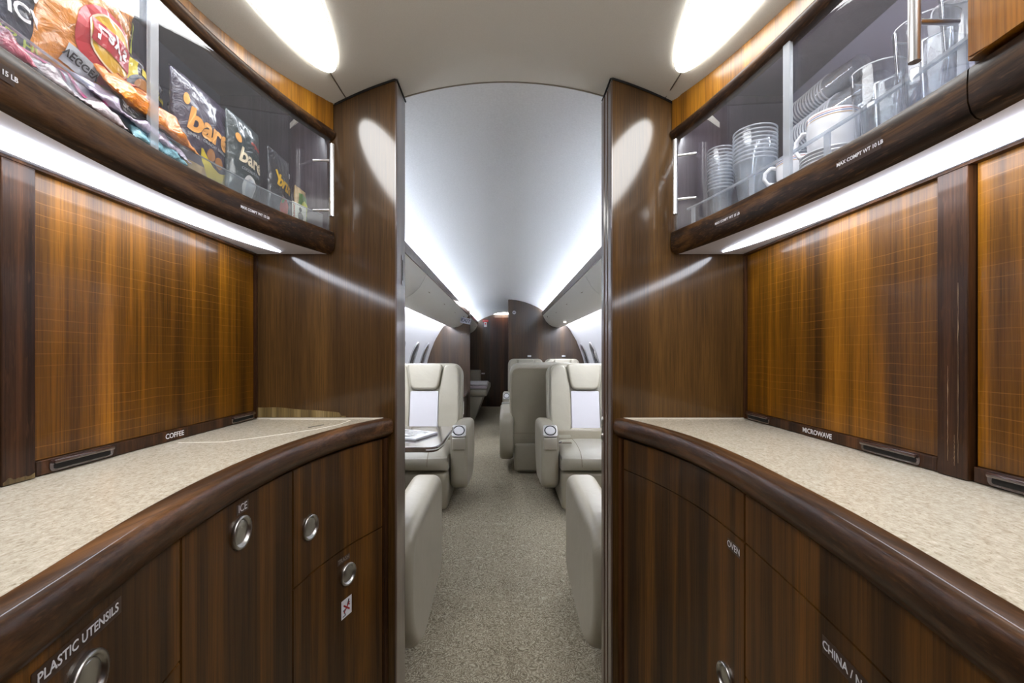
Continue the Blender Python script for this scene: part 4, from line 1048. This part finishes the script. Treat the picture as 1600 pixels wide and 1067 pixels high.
for i, (x, y, rz, sx, lb) in enumerate(SEATS):
    o = seat0 if i == 0 else copy_tree(seat0)
    o.location = (x, y, 0); o.rotation_euler = (0, 0, rz); o.scale = (sx, 1, 1); o['label'] = lb
    if 'narrow far' in lb:      # the pair shares no inner arm
        cut = 1 if 'left one' in lb else -1
        for ch in kids(o):
            if ch.name.split('.')[0] in ('armrest', 'console_plate', 'arm_flap') and sum(v[0] for v in ch.bound_box)*cut > 0:
                for g_ in kids(ch): bpy.data.objects.remove(g_)
                bpy.data.objects.remove(ch)
    if 'rounded armrest' in lb:
        o.scale = (1, .92, 1)
        for ch in kids(o):
            if ch.name.startswith('armrest'): ch.scale.y = 1.018; ch.location.y = .07
            if ch.name.startswith('arm_flap'): bpy.data.objects.remove(ch); continue
            if ch.name.startswith('console_plate'):
                for g_ in kids(ch): bpy.data.objects.remove(g_)
                bpy.data.objects.remove(ch)
t = thing('belt_buckle', 'small chrome seat belt buckle with dark slot on the right seat cushion', 'buckle', (.385, 3.20, .449))
obj('buckle_plate', B(-.030, .030, -.016, .016, 0, .016, .004, 2), M_CHROME, t); obj('slot', B(-.016, .016, -.017, -.0155, .005, .010), M_BLACK, t)
obj('strap', B(.030, .10, -.018, .018, .002, .006, .001, 1), M_SEAM, t)
for x in (.36, .88):
    t = thing('coat_hook', 'small pale metal hook on the partition just above the %s far seat' % ('left' if x < .5 else 'right'), 'hook', (x, YP-.001, E-.062))
    obj('hook_plate', B(-.028, .028, -.010, 0, -.014, .014, .003, 2), M_BAR, t); obj('peg', B(-.006, .006, -.03, -.009, -.006, .006, .002, 1), M_BAR, t)
# reading lamps in the underside of the bins, aimed at the seats
for x, y, tx, ty, lb in ((-.735, 3.02, -.66, 3.55, 'small round reading lamp in the left bin above the seat with the table'), (.735, 3.02, .66, 3.55, 'small round reading lamp in the right bin above the seat with the buckle'), (-.735, 2.0, -.50, 1.75, 'small round reading lamp in the left bin nearest the galley'), (.735, 2.0, .50, 1.75, 'small round reading lamp in the right bin nearest the galley'), (.735, 5.4, .80, 5.95, 'small round reading lamp in the right bin over the far seats')):
    t = thing('reading_light', lb, 'lamp', (x, y, E+.366), group='reading lamps')
    obj('lens', lathe([(0, 0), (.014, 0), (.018, .003), (.018, .008)], 24), M_SPOT, t, 'all')
    sp = bpy.data.lights.new('reading_beam', 'SPOT'); sp.energy = L_READ; sp.color = (.92, .95, 1); sp.spot_size = math.radians(46); sp.spot_blend = .6; sp.shadow_soft_size = .015
    so = bpy.data.objects.new('beam', sp); COL.objects.link(so); so.parent = t; so.location = (0, 0, -.006)
    so.rotation_euler = Vector((tx-x, ty-y, .85-(E+.36))).to_track_quat('-Z', 'Y').to_euler()
# table and magazine ----------------------------------------------------------
t = thing('folding_table', 'glossy dark wood folding table in front of the left seat', 'table', (0, 0, 0))
TZ = .660
pts = rpoly([(-1.08, 2.10), (-.335, 2.10), (-.318, 2.22), (-.318, 2.70), (-1.08, 2.70)], [.01, .05, .05, .04, .01], 6)
obj('table_top', prism(bmesh.new(), pts, TZ-.026, TZ, 2, .006, 3), W['table'], t, 50)
pe = pts[1:-1]
obj('metal_edge', T([(x+.0005*1, y, TZ-.013) for x, y in pts[7:-6]], .0035, 8), M_SATIN, t, 'all')
obj('support_arm', B(-1.08, -.80, 2.36, 2.46, .30, TZ-.027, .01, 2), M_SATIN, t); obj('wall_box', B(-1.098, -1.03, 2.25, 2.57, .28, TZ-.03, .01, 2), M_LEAD, t)
t = thing('magazine', 'white magazine with a grey cover picture lying on the wooden table', 'magazine', (-.55, 2.40, TZ+.0005), math.radians(-24))
bm = B(-.14, .14, -.105, .105, 0, .012, .002, 1); obj('pages', bm, mat('magazine_paper', srgb(226,226,232), .4), t)
m = mat('magazine_cover', srgb(200,200,208), .25, coat=.5); n, l, p = NL(m)
l.new(ramp(n, l, nz(n, l, coords(n, l, (16, 22, 1)), 1, 3, .6, 1), [(.4, srgb(120,124,132)), (.5, srgb(196,196,200)), (.62, srgb(236,236,240))]), p.inputs['Base Color'])
obj('cover_picture', B(-.12, .10, -.085, .085, .0121, .0128), m, t)
# credenza, divan beyond the partition --------------------------------------------
t = thing('side_cabinet', 'low cabinet with dark top and pale drawer at the left partition', 'cabinet', (0, 0, 0))
obj('body', B(-1.08, -.58, 6.02, 6.56, .06, .50, .01, 2), W['aftdoor'], t); obj('top', B(-1.09, -.555, 5.99, 6.57, .501, .535, .006, 2), W['table'], t)
obj('drawer', B(-.70, -.575, 5.995, 6.02, .26, .44, .006, 2), M_BIN, t); obj('slot', B(-.62, -.60, 5.990, 5.996, .30, .38), M_SEAM, t)
t = thing('divan', 'grey beige divan seat beyond the left partition', 'divan', (0, 0, 0))
obj('divan_base', prism(bmesh.new(), rpoly([(-1.15, .02), (-.50, .02), (-.36, .40), (-1.15, .40)], .02), 7.05, 8.80, 1, .01, 2), M_LEAD, t, 50)
obj('divan_cushion', B(-1.15, -.30, 7.03, 8.80, .401, .52, .035, 4), M_LEAD, t, 50)
obj('divan_back', prism(bmesh.new(), rpoly([(-1.15, .50), (-.98, .50), (-1.04, .86), (-1.15, .86)], .03), 7.05, 8.80, 1, .01, 2), M_LEAD, t, 50)
M_BLANK = cloth('folded_blanket', srgb(232,228,230), 500)
for k, c in enumerate(('pale pink folded blanket lowest on the divan', 'white folded blanket on top of the pink one')):
    o = obj('folded_blanket', B(-.80, -.30+.01*k, 7.06, 7.55, .5215+.052*k, .5725+.052*k-.001, .024, 4), M_BLANK if k else cloth('pink_blanket', srgb(214,200,206), 500), None, 50); tag(o, c, 'blanket')
o = obj('armrest_box', B(-.66, -.44, 7.70, 7.82, .521, .80, .02, 3), M_LEAD, None, 50); tag(o, 'small square grey bolster standing on the divan behind the blankets', 'bolster')
t = thing('wall_latch', 'small metal latch beside the grey bolster beyond the divan', 'latch', (-.46, YEND-.001, .68)); obj('latch_body', B(-.035, .035, -.02, 0, -.012, .012, .003, 2), M_BAR, t)
